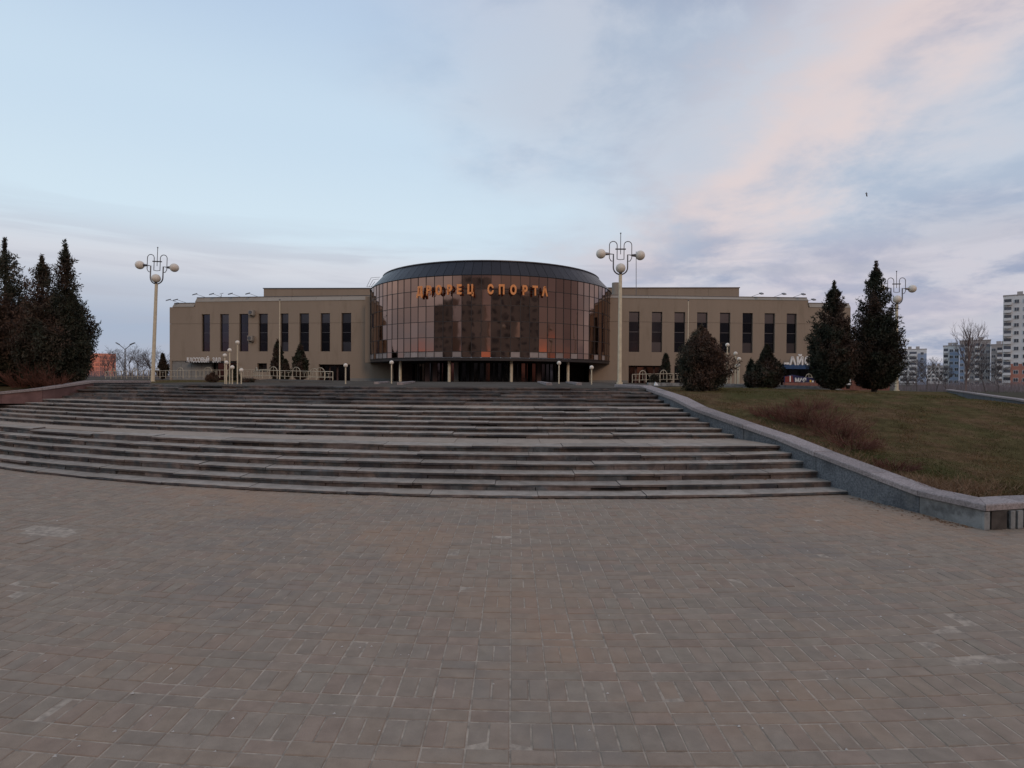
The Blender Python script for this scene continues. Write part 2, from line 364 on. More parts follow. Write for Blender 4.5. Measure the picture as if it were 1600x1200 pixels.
# ------------------------------------------------------------------ staircase
steps = [(7.93, .05), (8.25, .138), (8.58, .240), (8.90, .342), (9.20, .440), (9.52, .540)]
steps += [(10.69 + .35 * k, .54 + .08 * (k + 1)) for k in range(6)]
steps += [(13.2 + .35 * k, 1.02 + .0794 * (k + 1)) for k in range(5)]
wallpl = [(5.27, 6.38), (4.86, 8.22), (4.60, 9.82), (3.80, 12.1), (3.36, 15.2)]     # inner face of the right cheek wall
def xwall(y):
    if y <= wallpl[0][1]: return wallpl[0][0]
    for (xa, ya), (xb, yb) in zip(wallpl, wallpl[1:]):
        if y <= yb: return xa + (xb - xa) * (y - ya) / (yb - ya)
    return wallpl[-1][0]
stair = empty('staircase', (0, 7.93, 0), kind='structure')
def rel(p): return (p[0], p[1] - 7.93, p[2])
tre = []; ris = []; core = MB()
for k, (d, zt) in enumerate(steps):
    zb = 0 if k == 0 else steps[k - 1][1]
    nd = steps[k + 1][0] if k + 1 < len(steps) else 14.64
    xl = -12.3 if k >= 12 else -17.5
    xr = xwall(yat(4.5, d)) + .12
    depth = nd - d
    # core block
    x = xl
    while x < xr:
        x2 = min(x + 1., xr)
        a, b_, c_, e = yat(x, d) + .045, yat(x2, d) + .045, yat(x2, nd) + .045, yat(x, nd) + .045
        core.hexa([rel((x, a, -.05)), rel((x2, b_, -.05)), rel((x2, c_, -.05)), rel((x, e, -.05)), rel((x, a, zt - .02)), rel((x2, b_, zt - .02)), rel((x2, c_, zt - .02)), rel((x, e, zt - .02))])
        x = x2
    # tread slabs
    x = xl - rnd.uniform(0, .8); th = .035
    while x < xr:
        x2 = min(x + rnd.choice([1.2, 1.5, 1.5, 1.8]), xr)
        if xr - x2 < .4: x2 = xr
        dy, dzz = rnd.gauss(0, .008), rnd.gauss(0, .004)
        tl = rnd.gauss(0, .0035)
        if k == 5: dy += rnd.choice([0, 0, .02, .045, -.01]); dzz += rnd.gauss(0, .005)
        if k >= 12: dy += rnd.gauss(0, .01); dzz += rnd.gauss(0, .006)
        a, b_ = yat(x, d) - .022 + dy, yat(x2, d) - .022 + dy + rnd.gauss(0, .003)
        dd = min(depth, .42)
        c_, e = yat(x2, d + dd) + .012, yat(x, d + dd) + .012
        g = .003; zz = zt + dzz; bv = .007
        ne = 6; P = []; fs = []
        for q_ in range(ne):
            tq = q_ / (ne - 1); xq = (x + g) + (x2 - x - 2 * g) * tq; ch = abs(rnd.gauss(0, .006)) + (rnd.uniform(.015, .05) if rnd.random() < (.06 if k < 12 else .18) else 0)
            ch = ch if 0 < q_ < ne - 1 else ch * .7; yf = a + (b_ - a) * tq; yb_ = e + (c_ - e) * tq; zq = zz + tl * tq + rnd.gauss(0, .0015)
            P += [(xq, yf + ch * .6, zz - th - rnd.uniform(0, .004)), (xq, yf + ch, zq - bv), (xq, yf + ch + bv * 1.3, zq), (xq, yb_, zz + tl * tq), (xq, yb_, zz - th)]
        for q_ in range(ne - 1):
            o_ = q_ * 5; fs += [(o_, o_ + 5, o_ + 6, o_ + 1), (o_ + 1, o_ + 6, o_ + 7, o_ + 2), (o_ + 2, o_ + 7, o_ + 8, o_ + 3), (o_ + 3, o_ + 8, o_ + 9, o_ + 4), (o_ + 4, o_ + 9, o_ + 5, o_)]
        fs += [(0, 1, 2, 3, 4), ((ne - 1) * 5 + 4, (ne - 1) * 5 + 3, (ne - 1) * 5 + 2, (ne - 1) * 5 + 1, (ne - 1) * 5)]
        tre.append(([rel(p) for p in P], fs, k)); x = x2
    # riser stones
    x = xl - rnd.uniform(0, .5)
    while x < xr:
        x2 = min(x + rnd.choice([.35, .5, .6, .8, 1.1]), xr)
        off = rnd.gauss(.012, .006) + (.03 if rnd.random() < .05 else 0)
        a, b_ = yat(x, d) + off, yat(x2, d) + off + rnd.gauss(0, .003); g = rnd.uniform(.002, .006)
        ztp = zt - th + rnd.uniform(-.006, -.001); zbb = zb - .03
        P = [(x + g, a, zbb), (x2 - g, b_, zbb), (x2 - g, b_ + .06, zbb), (x + g, a + .06, zbb), (x + g, a, ztp), (x2 - g, b_, ztp), (x2 - g, b_ + .06, ztp), (x + g, a + .06, ztp)]
        ris.append(([rel(p) for p in P], [(0, 1, 5, 4), (4, 5, 6, 7), (1, 2, 6, 5), (3, 0, 4, 7)], k, (x + x2) / 2)); x = x2
core.obj('stair_core', M['core'], stair)
for p, f, k in tre:
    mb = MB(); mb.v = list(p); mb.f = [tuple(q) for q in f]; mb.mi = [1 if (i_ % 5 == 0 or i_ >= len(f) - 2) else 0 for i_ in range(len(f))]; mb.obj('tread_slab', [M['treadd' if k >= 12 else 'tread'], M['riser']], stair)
ris.sort(key=lambda r: (r[2] > 11, abs(r[3] + 2) > 9, r[2]))
jm = MB()
for i, (p, f, k, xm) in enumerate(ris):
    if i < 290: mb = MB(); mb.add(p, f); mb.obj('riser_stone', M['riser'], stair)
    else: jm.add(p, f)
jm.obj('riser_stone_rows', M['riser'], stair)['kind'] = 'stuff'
# landings: slab pavement with joints behind the nosing slabs
for d0, d1, z in ((9.52 + .43, 10.72, .54), (12.44 + .43, 13.23, 1.02)):
    x = -17.5
    while x < 5:
        x2 = x + .75; xr = xwall(yat(x, d0)) + .1
        if x < xr:
            x2m = min(x2, xr); h = z + rnd.gauss(0, .002) - .002
            mb = MB(); g = .003
            mb.hexa([rel(q) for q in [(x + g, yat(x, d0), z - .06), (x2m - g, yat(x2m, d0), z - .06), (x2m - g, yat(x2m, d1), z - .06), (x + g, yat(x, d1), z - .06),
                     (x + g, yat(x, d0), h), (x2m - g, yat(x2m, d0), h), (x2m - g, yat(x2m, d1), h), (x + g, yat(x, d1), h)]])
            mb.obj('landing_slab', M['land'], stair)
        x = x2

# ------------------------------------------------------------------ cheek walls
def wallrun(name, pts, label, wth=.35, side=1, mats=None, step=1.25, zbase=-.08, cop_t=.075, skipcop=False, cm=None):
    """pts: (x, y, ztop) along the face; the wall's thickness lies on the +side (right of travel when side=1)"""
    cm = cm or M['cop']
    root = empty(name, (pts[0][0], pts[0][1], 0), label, 'wall')
    ox, oy = pts[0][0], pts[0][1]
    P = [Vector(p) for p in pts]; norm = []
    for i in range(len(P)):
        a = P[max(i - 1, 0)]; b = P[min(i + 1, len(P) - 1)]
        def nr(u, v):
            t = (v - u); t.z = 0; t.normalize(); return Vector((t.y, -t.x, 0)) * side
        if 0 < i < len(P) - 1:
            n1, n2 = nr(P[i - 1], P[i]), nr(P[i], P[i + 1]); nn_ = (n1 + n2).normalized(); norm.append(nn_ / max(nn_.dot(n1), .5))
        else: norm.append(nr(a, b))
    mats = mats or [M['wallg']]; cnt = 0
    for i in range(len(P) - 1):
        L = (P[i + 1] - P[i]).length; k = max(1, round(L / step))
        for j in range(k):
            t0, t1 = j / k, (j + 1) / k
            a, b = P[i].lerp(P[i + 1], t0), P[i].lerp(P[i + 1], t1); na, nb_ = norm[i].lerp(norm[i + 1], t0), norm[i].lerp(norm[i + 1], t1)
            dirv = (b - a).normalized() * .003
            jig = rnd.gauss(0, .003)
            def q(p, nv, o, z): v = p + nv * o; return (v.x - ox, v.y - oy, z)
            mt = mats[min(cnt, len(mats) - 1)] if callable(mats) is False else mats(a)
            mb = MB(); a2, b2 = a + dirv, b - dirv
            bo = .03 + jig; ow = wth - .03
            mb.hexa([q(a2, na, bo, zbase), q(b2, nb_, bo, zbase), q(b2, nb_, ow, zbase), q(a2, na, ow, zbase), q(a2, na, bo, a.z - cop_t + .002), q(b2, nb_, bo, b.z - cop_t + .002), q(b2, nb_, ow, b.z - cop_t + .002), q(a2, na, ow, a.z - cop_t + .002)] if side == 1 else
                    [q(a2, na, ow, zbase), q(b2, nb_, ow, zbase), q(b2, nb_, bo, zbase), q(a2, na, bo, zbase), q(a2, na, ow, a.z - cop_t + .002), q(b2, nb_, ow, b.z - cop_t + .002), q(b2, nb_, bo, b.z - cop_t + .002), q(a2, na, bo, a.z - cop_t + .002)])
            mb.obj('facing_slab', mt, root)
            mb = MB(); jz = rnd.gauss(0, .002); i0, i1 = 0 + jig, wth
            if side != 1: i0, i1 = i1, i0
            zz = [a.z - cop_t + .004, b.z - cop_t + .004, a.z + jz, b.z + jz]
            bv = .012
            def qq(i_, za, zb, sh=0): return [q(a2, na, i_, za), q(b2, nb_, i_, zb)]
            lo = [q(a2, na, i0, zz[0]), q(b2, nb_, i0, zz[1]), q(b2, nb_, i1, zz[1]), q(a2, na, i1, zz[0])]
            mi_ = [q(a2, na, i0, zz[2] - bv), q(b2, nb_, i0, zz[3] - bv), q(b2, nb_, i1, zz[3] - bv), q(a2, na, i1, zz[2] - bv)]
            s_ = bv if i0 < i1 else -bv
            up = [q(a2, na, i0 + s_, zz[2]), q(b2, nb_, i0 + s_, zz[3]), q(b2, nb_, i1 - s_, zz[3]), q(a2, na, i1 - s_, zz[2])]
            mb.add(lo + mi_ + up, [(3, 2, 1, 0), (8, 9, 10, 11)] + [(r + c_, r + (c_ + 1) % 4, r + 4 + (c_ + 1) % 4, r + 4 + c_) for r in (0, 4) for c_ in range(4)])
            mb.obj('coping_stone', cm, root); cnt += 1
    return root
zt = [(6.38, .29), (7.2, .29), (7.9, .393), (9.0, .54), (9.97, .70), (10.7, .825), (12.1, 1.07), (13.1, 1.25), (15.2, 1.485)]
pts = [(5.86, 6.53, .29), (5.27, 6.38, .29)]
pts = [(16.4, 8.32, .31)] + pts
for yy, zz in zt[1:]: pts.append((xwall(yy), yy, zz))
pts.append((2.9, 16.3, 1.49))
wallrun('cheek_wall', [pts[0], pts[1]] + pts[2:], 'long sloping blue grey granite wall along the right end of the stairs, pinkish coping on top', side=1,
        mats=lambda a: M['conc'] if a.y < 7.0 and a.x > 5.05 else M['wallg'])
cw_ = [o for o in C.objects if o.name == 'cheek_wall'][0]
for x, w_, m_ in ((5.30, .07, 'conc'), (5.47, .2, 'treadd'), (5.64, .06, 'conc'), (5.74, .07, 'conc'), (5.95, .26, 'redb'), (6.2, .08, 'conc'), (6.6, .3, 'redb')):
    y = 6.38 + (x - 5.27) * .170 + .03; d_ = .018 if m_ == 'conc' else .006; ox, oy = cw_.location.x, cw_.location.y; mb = MB()
    mb.hexa([(x - w_ / 2 - ox, y - d_ - w_ * .085 - oy, .004), (x + w_ / 2 - ox, y - d_ + w_ * .085 - oy, .004), (x + w_ / 2 - ox, y + .01 + w_ * .085 - oy, .004), (x - w_ / 2 - ox, y + .01 - w_ * .085 - oy, .004),
             (x - w_ / 2 - ox, y - d_ - w_ * .085 - oy, .205), (x + w_ / 2 - ox, y - d_ + w_ * .085 - oy, .205), (x + w_ / 2 - ox, y + .01 + w_ * .085 - oy, .205), (x - w_ / 2 - ox, y + .01 - w_ * .085 - oy, .205)])
    mb.obj('mortar_pad' if m_ == 'conc' else 'facing_slab', M[m_], cw_)
lw = [(-19.5, 14.3, .95), (-15.6, 14.75, 1.06), (-13.5, 15.2, 1.22), (-12.55, 15.4, 1.33), (-12.25, 16.9, 1.515), (-11.9, 19.0, 1.50)]
wallrun('cheek_wall', lw, 'low granite wall beside the thujas at the left end of the upper stairs, partly red', side=-1, zbase=.9,
        mats=lambda a: M['wallr'] if a.y < 15.8 else M['wallg'])
wallrun('retaining_wall', [(16.3, 8.5, .6), (16.6, 17., .9), (19.7, 22, .96), (29.0, 38, 1.07)], 'dark low wall with a pale top edge along the far right side of the lawn', side=-1, zbase=-.05, wth=.3, step=3)
wallrun('retaining_wall', [(24., 24.5, .95), (30.5, 31., 1.0), (40., 40, 1.02)], 'second dark wall standing behind the pale edged one at the right edge', side=-1, zbase=-.05, wth=.3, step=4, cm=M['wallg'])

# ------------------------------------------------------------------ lawn
def prof(y):
    pts_ = [(5, .18), (6.9, .20), (8.2, .32), (9.6, .50), (10.6, .68), (12.6, 1.05), (14.5, 1.33), (16, 1.36), (24, 1.31), (38, 1.22)]
    for (a, za), (b, zb) in zip(pts_, pts_[1:]):
        if y <= b: t = max((y - a) / (b - a), 0); return za + (zb - za) * t
    return pts_[-1][1]
def lawn_right(y): # x of the far right wall
    pl = [(16., 6.), (16.2, 8.3), (16.5, 17.), (19.6, 22.), (28.9, 38.)]
    for (xa, ya), (xb, yb) in zip(pl, pl[1:]):
        if y <= yb: return xa + (xb - xa) * (y - ya) / (yb - ya)
    return 28.9
def lawn_h(x, y):
    s_ = min(max((x - 6) / 10, 0), 1)
    h = prof(y + 1.6 * s_ * sst(y, 6, 9)) - (.016 * max(x - 8, 0)) * sst(y, 9, 16)
    h -= .55 * (1 - sst(lawn_right(y) - x, 0, 7)) * sst(y, 9, 14) * (1 - sst(y, 26, 38))
    return h + .025 * math.sin(x * 1.3 + y * .7) * math.sin(y * .9) * sst(y, 7.5, 9)
V = []; F = []; NX = 60; ysl = [6.62 + .2 * i for i in range(60)] + [18.7 + .8 * i for i in range(25)]
def lawn_left(y):
    if y > 27: return 17.8 + (y - 27) * .3
    return (5.45 if y < 7.2 else xwall(y) + .32) if y < 15.6 else (xwall(y) + .32 - .0 + (y - 15.6) * .02)
for yy in ysl:
    xl_, xr_ = lawn_left(yy), lawn_right(yy)
    for i in range(NX):
        x = xl_ + (xr_ - xl_) * (i / (NX - 1)); yv = yy
        if yy < 8.9: yv = max(yy, 6.62 + (x - 5.27) * .17)
        V.append((x, yv, lawn_h(x, yv)))
for j in range(len(ysl) - 1):
    for i in range(NX - 1): F.append((j * NX + i, j * NX + i + 1, (j + 1) * NX + i + 1, (j + 1) * NX + i))
mb = MB(); mb.add(V, F); lawn = mb.obj('lawn', M['lawn'], smooth=True); lawn['kind'] = 'structure'
# grass blades
def blades(n, sampler, hmin, hmax, width, lean=.5):
    V = np.zeros((n, 3, 3)); k = 0
    P = np.array([sampler() for _ in range(n)]); a = nrg.uniform(0, math.pi, n); hh = nrg.uniform(hmin, hmax, n) * P[:, 3]; sc = width * nrg.uniform(.7, 1.3, n) * P[:, 4]
    dxy = np.stack([np.cos(a), np.sin(a), 0 * a], 1) * sc[:, None]
    ln = nrg.normal(0, lean, (n, 2)) * hh[:, None]
    V[:, 0] = P[:, :3] - dxy; V[:, 1] = P[:, :3] + dxy; V[:, 2] = P[:, :3]; V[:, 2, :2] += ln; V[:, 2, 2] += hh
    return V.reshape(-1, 3), np.arange(n * 3).reshape(-1, 3)
def samp_lawn():
    y = 6.7 + 13 * rnd.random() ** 1.6; xl_, xr_ = lawn_left(y), min(lawn_right(y), y * .95 + .5)
    x = rnd.uniform(xl_, max(xr_, xl_ + .2))
    if y < 8.9: y = max(y, 6.68 + (x - 5.27) * .17)
    cl = .5 + .9 * (math.sin(x * 2.1 + 3 * math.sin(y * .9)) * .5 + .5) * (math.sin(x * 5.3 - y * 3.7 + 2 * math.sin(x)) * .5 + .5)
    return (x, y, lawn_h(x, y) - .005, cl, 1)
Vg, Fg = blades(90000, samp_lawn, .02, .05, .006)
tag(tri_mesh('grass', Vg, Fg, [M['grass']]), 'short worn brown green grass covering the bank right of the stairs', 'grass', kind='stuff')
def samp_dry():
    if rnd.random() < .4:
        y = rnd.gauss(7.45, .22); x = rnd.gauss(5.75, .35)
    else:
        y = rnd.uniform(7.2, 11.5); x = lawn_left(y) + abs(rnd.gauss(0, .25))
    x = max(x, lawn_left(y) + .02); y = max(y, 6.74 + (x - 5.27) * .17)
    return (x, y, lawn_h(x, y) - .005, 1, 1)
Vg, Fg = blades(3800, samp_dry, .05, .16, .004, .8)
tag(tri_mesh('dry_grass', Vg, Fg, [M['drygrass']]), 'tufts of dry straw coloured grass along the coping of the lawn wall', 'dry grass', kind='stuff')

mb = MB()
for i in range(900):
    if rnd.random() < .55:
        y = 6.9 + 7 * rnd.random() ** 1.4; x = lawn_left(y) + abs(rnd.gauss(0, 1.6)) + .05; y = max(y, 6.75 + (x - 5.27) * .17)
        if x > lawn_right(y) - .2: continue
        z = lawn_h(x, y) + .012
    elif rnd.random() < .5:
        k_ = rnd.randrange(0, 6); x = rnd.uniform(-8, 4.2) if rnd.random() < .5 else 4.4 - abs(rnd.gauss(0, .5)); y = yat(x, steps[k_ + 1][0] if k_ < 5 else 10.6) - rnd.uniform(.02, .09); z = steps[k_][1] + .006
    else:
        y = rnd.uniform(6.5, 8.1); x = xwall(y) - abs(rnd.gauss(0, .12)) + .0; z = .003
    r_ = rnd.uniform(.008, .022); a = rnd.uniform(0, 6.28); c_, s_ = math.cos(a) * r_, math.sin(a) * r_
    mb.add([(x - c_, y - s_, z), (x + s_ * .6, y - c_ * .6, z + rnd.uniform(0, .01)), (x + c_, y + s_, z + rnd.uniform(0, .008)), (x - s_ * .6, y + c_ * .6, z)], [(0, 1, 2, 3)])
tag(mb.obj('dead_leaves', mat('dead leaves', (.20, .11, .06), bump=0, orand=0, var=.5, vs=20, spec=.05)), 'dead brown leaves lying on the bank, the steps and the wall foot', 'leaves', kind='stuff')

# ------------------------------------------------------------------ plants
def twigs(mb, base, n, length, spread, r=.004, sub=4, up=1.0):
    for i in range(n):
        a = rnd.uniform(0, 2 * math.pi); s_ = rnd.random() ** .5 * spread
        p = Vector(base) + Vector((math.cos(a) * s_ * .5, math.sin(a) * s_ * .5, 0))
        d = Vector((math.cos(a) * spread, math.sin(a) * spread, up * length)).normalized() + Vector([rnd.gauss(0, .15) for _ in range(3)])
        L = length * rnd.uniform(.6, 1.1); pts_ = [p]
        for q in range(4):
            d = (d + Vector([rnd.gauss(0, .16) for _ in range(3)])).normalized(); pts_.append(pts_[-1] + d * L / 4)
        mb.tube(pts_, [r, r * .9, r * .75, r * .6, r * .35], 3, cap=False)
        for q in range(sub):
            k = rnd.randrange(1, 4); d2 = (d + Vector([rnd.gauss(0, .6) for _ in range(3)])).normalized(); d2.z = abs(d2.z)
            p0 = pts_[k]; p1 = p0 + d2 * L * .22; p2 = p1 + (d2 + Vector((0, 0, .4))).normalized() * L * .16
            mb.tube([p0, p1, p2], [r * .6, r * .45, r * .25], 3, cap=False)
def brush(loc, n, L, sp, label, group=None, r=.005):
    mb = MB(); twigs(mb, (0, 0, 0), n, L, sp, r); o = mb.obj('bush', M['twig'], loc=loc); tag(o, label, 'bush', group); return o
for i, (u, v, L, sp) in enumerate([(1205, 652, .34, .5), (1240, 662, .46, .55), (1275, 668, .5, .6), (1310, 684, .42, .55), (1335, 700, .32, .45), (1265, 640, .35, .5), (1400, 735, .2, .35)]):
    y0 = 11.6 - i * .55 if i < 5 else (13 if i == 5 else 7.8)
    d = ray(u, v)
    best = min((abs(EYE.z + d.z * (y / d.y) - lawn_h(d.x * y / d.y, y)), y) for y in [7 + .1 * q for q in range(120)] if d.x * y / d.y > lawn_left(y))
    y0 = best[1]; x0 = d.x * y0 / d.y
    lab = ['thin reddish bare bush farthest up the lawn edge by the sloping wall', 'low red brown bare bush beside the wall, second down the bank', 'fullest red brown bare bush in the middle of the bank edge', 'ragged red brown bare bush next to the wall, below the fullest one', 'small rusty bare bush lowest of the row by the wall', 'faint reddish bare bush set back on the lawn behind the row', 'tiny rusty tuft of bare twigs near the lower coping'][i]
    brush((x0, y0, lawn_h(x0, y0)), 105, L * 1.1, sp * 1.1, lab, 'bare bushes on the lawn edge', .0042)

def thuja(loc, h, r, label, n=420, mats=None, round_=False, gap=0., seed=1, group=None, leaf=.036, name='thuja_tree', cat='tree', tops=1, pw=.72, lo=.18):
    rg = np.random.default_rng(seed); rr = random.Random(seed)
    root = empty(name, loc, label, cat, group)
    mb = MB(); mb.tube([(0, 0, -.1), (.02, 0, h * .3), (0, .02, h * .7), (0, 0, h * .97)], [.03 * h ** .7 + .02, .022 * h ** .7, .014 * h ** .6, .006], 7)
    for i in range(24):
        t = rr.uniform(.08, .85); a = rr.uniform(0, 6.28); L = r * (1 - t) ** .7 * .8
        mb.tube([(0, 0, t * h), (math.cos(a) * L * .6, math.sin(a) * L * .6, t * h + L * .35), (math.cos(a) * L, math.sin(a) * L, t * h + L * .9)], [.014, .009, .004], 4)
    mb.obj('trunk', M['bark'], root)
    Vs = []; 
    lob = [(rr.uniform(0, 6.28), rr.uniform(.0, 1), rr.uniform(-.22, .42)) for _ in range(14)]
    for i in range(n):
        t = rr.random() ** (1.15 if not round_ else .95)
        t = .03 + .97 * t
        if round_: pr = math.sin(math.pi * min(t * .9 + .12, 1)) ** .62 * (1 - .3 * t * t)
        else: pr = min(1, (t / lo) ** .5) * (1 - t) ** pw * 1.12
        a = rr.uniform(0, 6.28)
        br = 1 + sum(w_ * math.exp(-((((a - a0 + 3.14) % 6.28) - 3.14) / .6) ** 2 - ((t - t0) / .13) ** 2) for a0, t0, w_ in lob) + rr.gauss(0, .13)
        R = r * pr * br + .03
        if gap and rr.random() < gap * sst(t, .25, .75): continue
        # a spray: starts inside and sweeps up and out
        L = R * rr.uniform(.45, .75) + .10
        st_ = max(R - L, 0) * .8
        c, s_ = math.cos(a), math.sin(a)
        m = int(34 + 62 * L)
        tt = rg.random(m)
        rad = st_ + (R - st_) * tt
        z = t * h + (tt ** 1.5) * L * (.75 if not round_ else .45) - L * .25
        wv = .03 + .085 * tt * (1 - tt) * 4 * L
        px = c * rad + rg.normal(0, 1, m) * wv; py = s_ * rad + rg.normal(0, 1, m) * wv; pz = z + rg.normal(0, 1, m) * wv * 1.1
        Vs.append(np.stack([px, py, pz], 1))
    if tops:
        for i in range(int(26 * tops)):   # wispy leader shoots
            t = rr.uniform(.86, 1.04); a = rr.uniform(0, 6.28); q = r * .16 * max(1.05 - t, .02) * 5
            m = 10; tt = rg.random(m); Vs.append(np.stack([math.cos(a) * q * tt + rg.normal(0, .02, m), math.sin(a) * q * tt + rg.normal(0, .02, m), t * h + tt * .12 * h ** .5 + rg.normal(0, .02, m)], 1))
    P = np.concatenate(Vs); P = P[P[:, 2] > .04 * h * .5]; m = len(P)
    zmax = np.sort(P[:, 2])[-max(6, m // 2500)]; P[:, 2] *= h * .99 / zmax; rad_ = np.hypot(P[:, 0], P[:, 1]); P[:, :2] *= min(1., r * 1.04 / np.percentile(rad_, 98.5))
    d1 = rg.normal(0, 1, (m, 3)); d1[:, 2] += .8; d1 /= np.linalg.norm(d1, axis=1)[:, None]
    d2 = np.cross(d1, rg.normal(0, 1, (m, 3))); d2 /= np.linalg.norm(d2, axis=1)[:, None]
    s1 = leaf * rg.uniform(.7, 1.6, m)[:, None]; s2 = s1 * .33
    V = np.stack([P - d2 * s2, P + d2 * s2, P + d1 * s1 * 1.6, P - d2 * s2 * .4 - d1 * s1 * .6], 1)
    Fq = np.stack([np.arange(m) * 4, np.arange(m) * 4 + 3, np.arange(m) * 4 + 1, np.arange(m) * 4 + 2], 1)
    mi = (rg.random(m) < (.25 if mats is None else mats)).astype(int)
    tri_mesh('crown', V.reshape(-1, 3), Fq, [M['thuja'], M['thujr']], root, mi=mi)
    return root
def put_tree(u, vb, vt, hw, y, label, **k):
    b = W(u, vb, y); t = W(u, vt, y); return thuja((b.x, b.y, b.z), t.z - b.z, hw * y / 900, label, **k)
# left group behind the low wall
lg = 'dark thujas on the left'
put_tree(8, 612, 372, 46, 17.2, 'tall dark thuja at the left edge with a wide open pale top', n=1250, gap=.82, pw=.5, lo=.3, seed=3, group=lg, mats=.35, tops=2)
put_tree(-30, 615, 425, 50, 18.5, 'dark thuja half cut off by the left edge of the picture', n=700, gap=.2, seed=14, group=lg, mats=.2)
put_tree(66, 612, 400, 40, 16.6, 'middle thuja of the left clump, reddish and shorter than its neighbours', n=1200, gap=.8, pw=.5, lo=.3, seed=5, group=lg, mats=.4, tops=2)
put_tree(103, 606, 376, 34, 17.6, 'slender thuja nearest the stairs with a thin reddish spire', n=1250, gap=.82, pw=.55, lo=.34, seed=6, group=lg, mats=.3, tops=2)
put_tree(38, 612, 470, 60, 17.9, 'broad low dark thuja filling the clump behind the red granite wall', n=800, gap=.0, seed=8, group=lg, mats=.1, tops=0)
put_tree(113, 600, 455, 25, 17.0, 'bushy lower thuja bulging towards the stairs on the right of the clump', round_=True, n=560, gap=.2, seed=9, group=lg, mats=.35)
for i, (u, L) in enumerate([(30, .55), (62, .8), (85, .5)]):
    b = W(u, 607, 16.2); brush((b.x, b.y, 1.3), 60, L, .35, ['thin reddish bare bush at the foot of the left edge thuja', 'tallest reddish bare bush at the foot of the left thujas', 'short bare bush at the foot of the slender thuja by the stairs'][i], 'bare bushes under the thujas', .006)
# bank behind the left wall
mb = MB(); V = []; F = []
for j, yy in enumerate([14.8, 15.6, 16.6, 19, 24]):
    for i in range(12):
        x = -12.5 - i * 1.6; y2 = max(yy, 15.7) if i == 0 else yy
        V.append((x, y2 + (.0 if i > 1 else .3), 1.0 + .30 * sst(yy, 14.8, 16) + .12 * sst(yy, 16, 20) - .03 * max(0, i - 2) * (1 - sst(yy, 14.8, 17))))
for j in range(4):
    for i in range(11): F.append((j * 12 + i + 1, j * 12 + i, (j + 1) * 12 + i, (j + 1) * 12 + i + 1))
mb.add(V, F); o = mb.obj('planting_bed', M['lawn']); o['kind'] = 'structure'
# right group
put_tree(1095, 616, 508, 38, 15.8, 'rounded brownish thuja on a short trunk at the lawn edge, nearest the stairs', n=950, round_=True, seed=21, mats=.45, tops=.6, leaf=.028, group='conifers on the lawn')
put_tree(1198, 607, 538, 25, 24., 'squat dark cone shaped thuja in front of the right wing', n=600, pw=1., seed=22, mats=.1, leaf=.05, group='conifers on the lawn')
put_tree(1173, 606, 562, 9, 25., 'small narrow thuja left of the squat cone one', n=160, seed=23, mats=.1, leaf=.05, group='conifers on the lawn')
put_tree(1301, 610, 440, 35, 22.5, 'dense dark thuja with a bare spire overlapping the end of the palace', n=1150, gap=.7, pw=.58, seed=24, mats=.25, tops=2, leaf=.045, group='conifers on the lawn')
put_tree(1366, 611, 408, 41, 23.5, 'tallest conifer on the right, dark and open towards its pointed top', n=1200, gap=.75, pw=.66, seed=25, mats=.1, tops=1.5, leaf=.045, group='conifers on the lawn')
# conifers by the wings
gw = 'small conifers before the palace'
for (u, vb, vt, hw, y, lab, sd) in [(434, 594, 531, 11, 55, 'slim spruce beside the flagpole at the left wing', 31), (469, 594, 537, 12, 54, 'fuller spruce right of the flagpole spruce', 32), (446, 594, 562, 8, 54, 'little conifer tucked between the two left wing spruces', 37),
                                (1040, 600, 553, 9, 52, 'small pointed conifer by the right wing entrance', 33), (1124, 604, 567, 9, 50, 'narrow conifer behind the right globe lamps', 34), (366, 598, 570, 7, 46, 'small dark conifer behind the left cluster of globe posts', 36), (254, 592, 552, 7, 70, 'dark columnar conifer off the left end of the palace', 35)]:
    put_tree(u, vb, vt, hw, y, lab, n=260, seed=sd, mats=.05, leaf=.10, group=gw, tops=.5)
for (u, y, hw, vt, lab) in [(332, 40, 9, 583, 'dry brown shrub before the ticket hall'), (1022, 30, 6, 586, 'small reddish shrub behind the top of the granite wall'), (386, 41, 14, 592, 'flat dark shrub strip right of the dry brown shrub')]:
    b = W(u, 598, y); t = W(u, vt, y); thuja((b.x, b.y, b.z), t.z - b.z, hw * y / 900, lab, n=120, round_=True, mats=1., leaf=.06, seed=u, name='shrub', cat='shrub', tops=0)

def bare_tree(loc, h, label, seed, m='bark', group=None, spread=.5, lv=4, r0=None):
    rr = random.Random(seed); root = empty('bare_tree', loc, label, 'tree', group); tr = MB(); cr = MB(); r0 = r0 or h * .017
    def grow(p, d, L, r, lev, mb):
        pts_ = [p]; q = Vector(d)
        for i in range(3): q = (q + Vector([rr.gauss(0, .12) for _ in range(3)]) + Vector((0, 0, .06))).normalized(); pts_.append(pts_[-1] + q * L / 3)
        mb.tube(pts_, [r, r * .85, r * .7, r * .55], 4 if lev < 2 else 3, cap=False)
        if lev >= lv: return
        for i in range(4 if lev else 9):
            k = rr.choice([1, 2, 3, 3]) if lev else rr.choice([1, 2, 2, 3, 3])
            a = rr.uniform(0, 6.28); nd = (q * (1 - spread * .4) + Vector((math.cos(a), math.sin(a), .15)) * spread).normalized()
            grow(pts_[k], nd, L * rr.uniform(.48, .72), max(r * .5, .012), lev + 1, cr)
    grow(Vector((0, 0, -.1)), Vector((0, 0, 1)), h * .52, r0, 0, tr)
    tr.obj('trunk', M[m], root); cr.obj('crown', M[m], root); return root
protos = {}
gb = 'bare trees far beyond the left end'
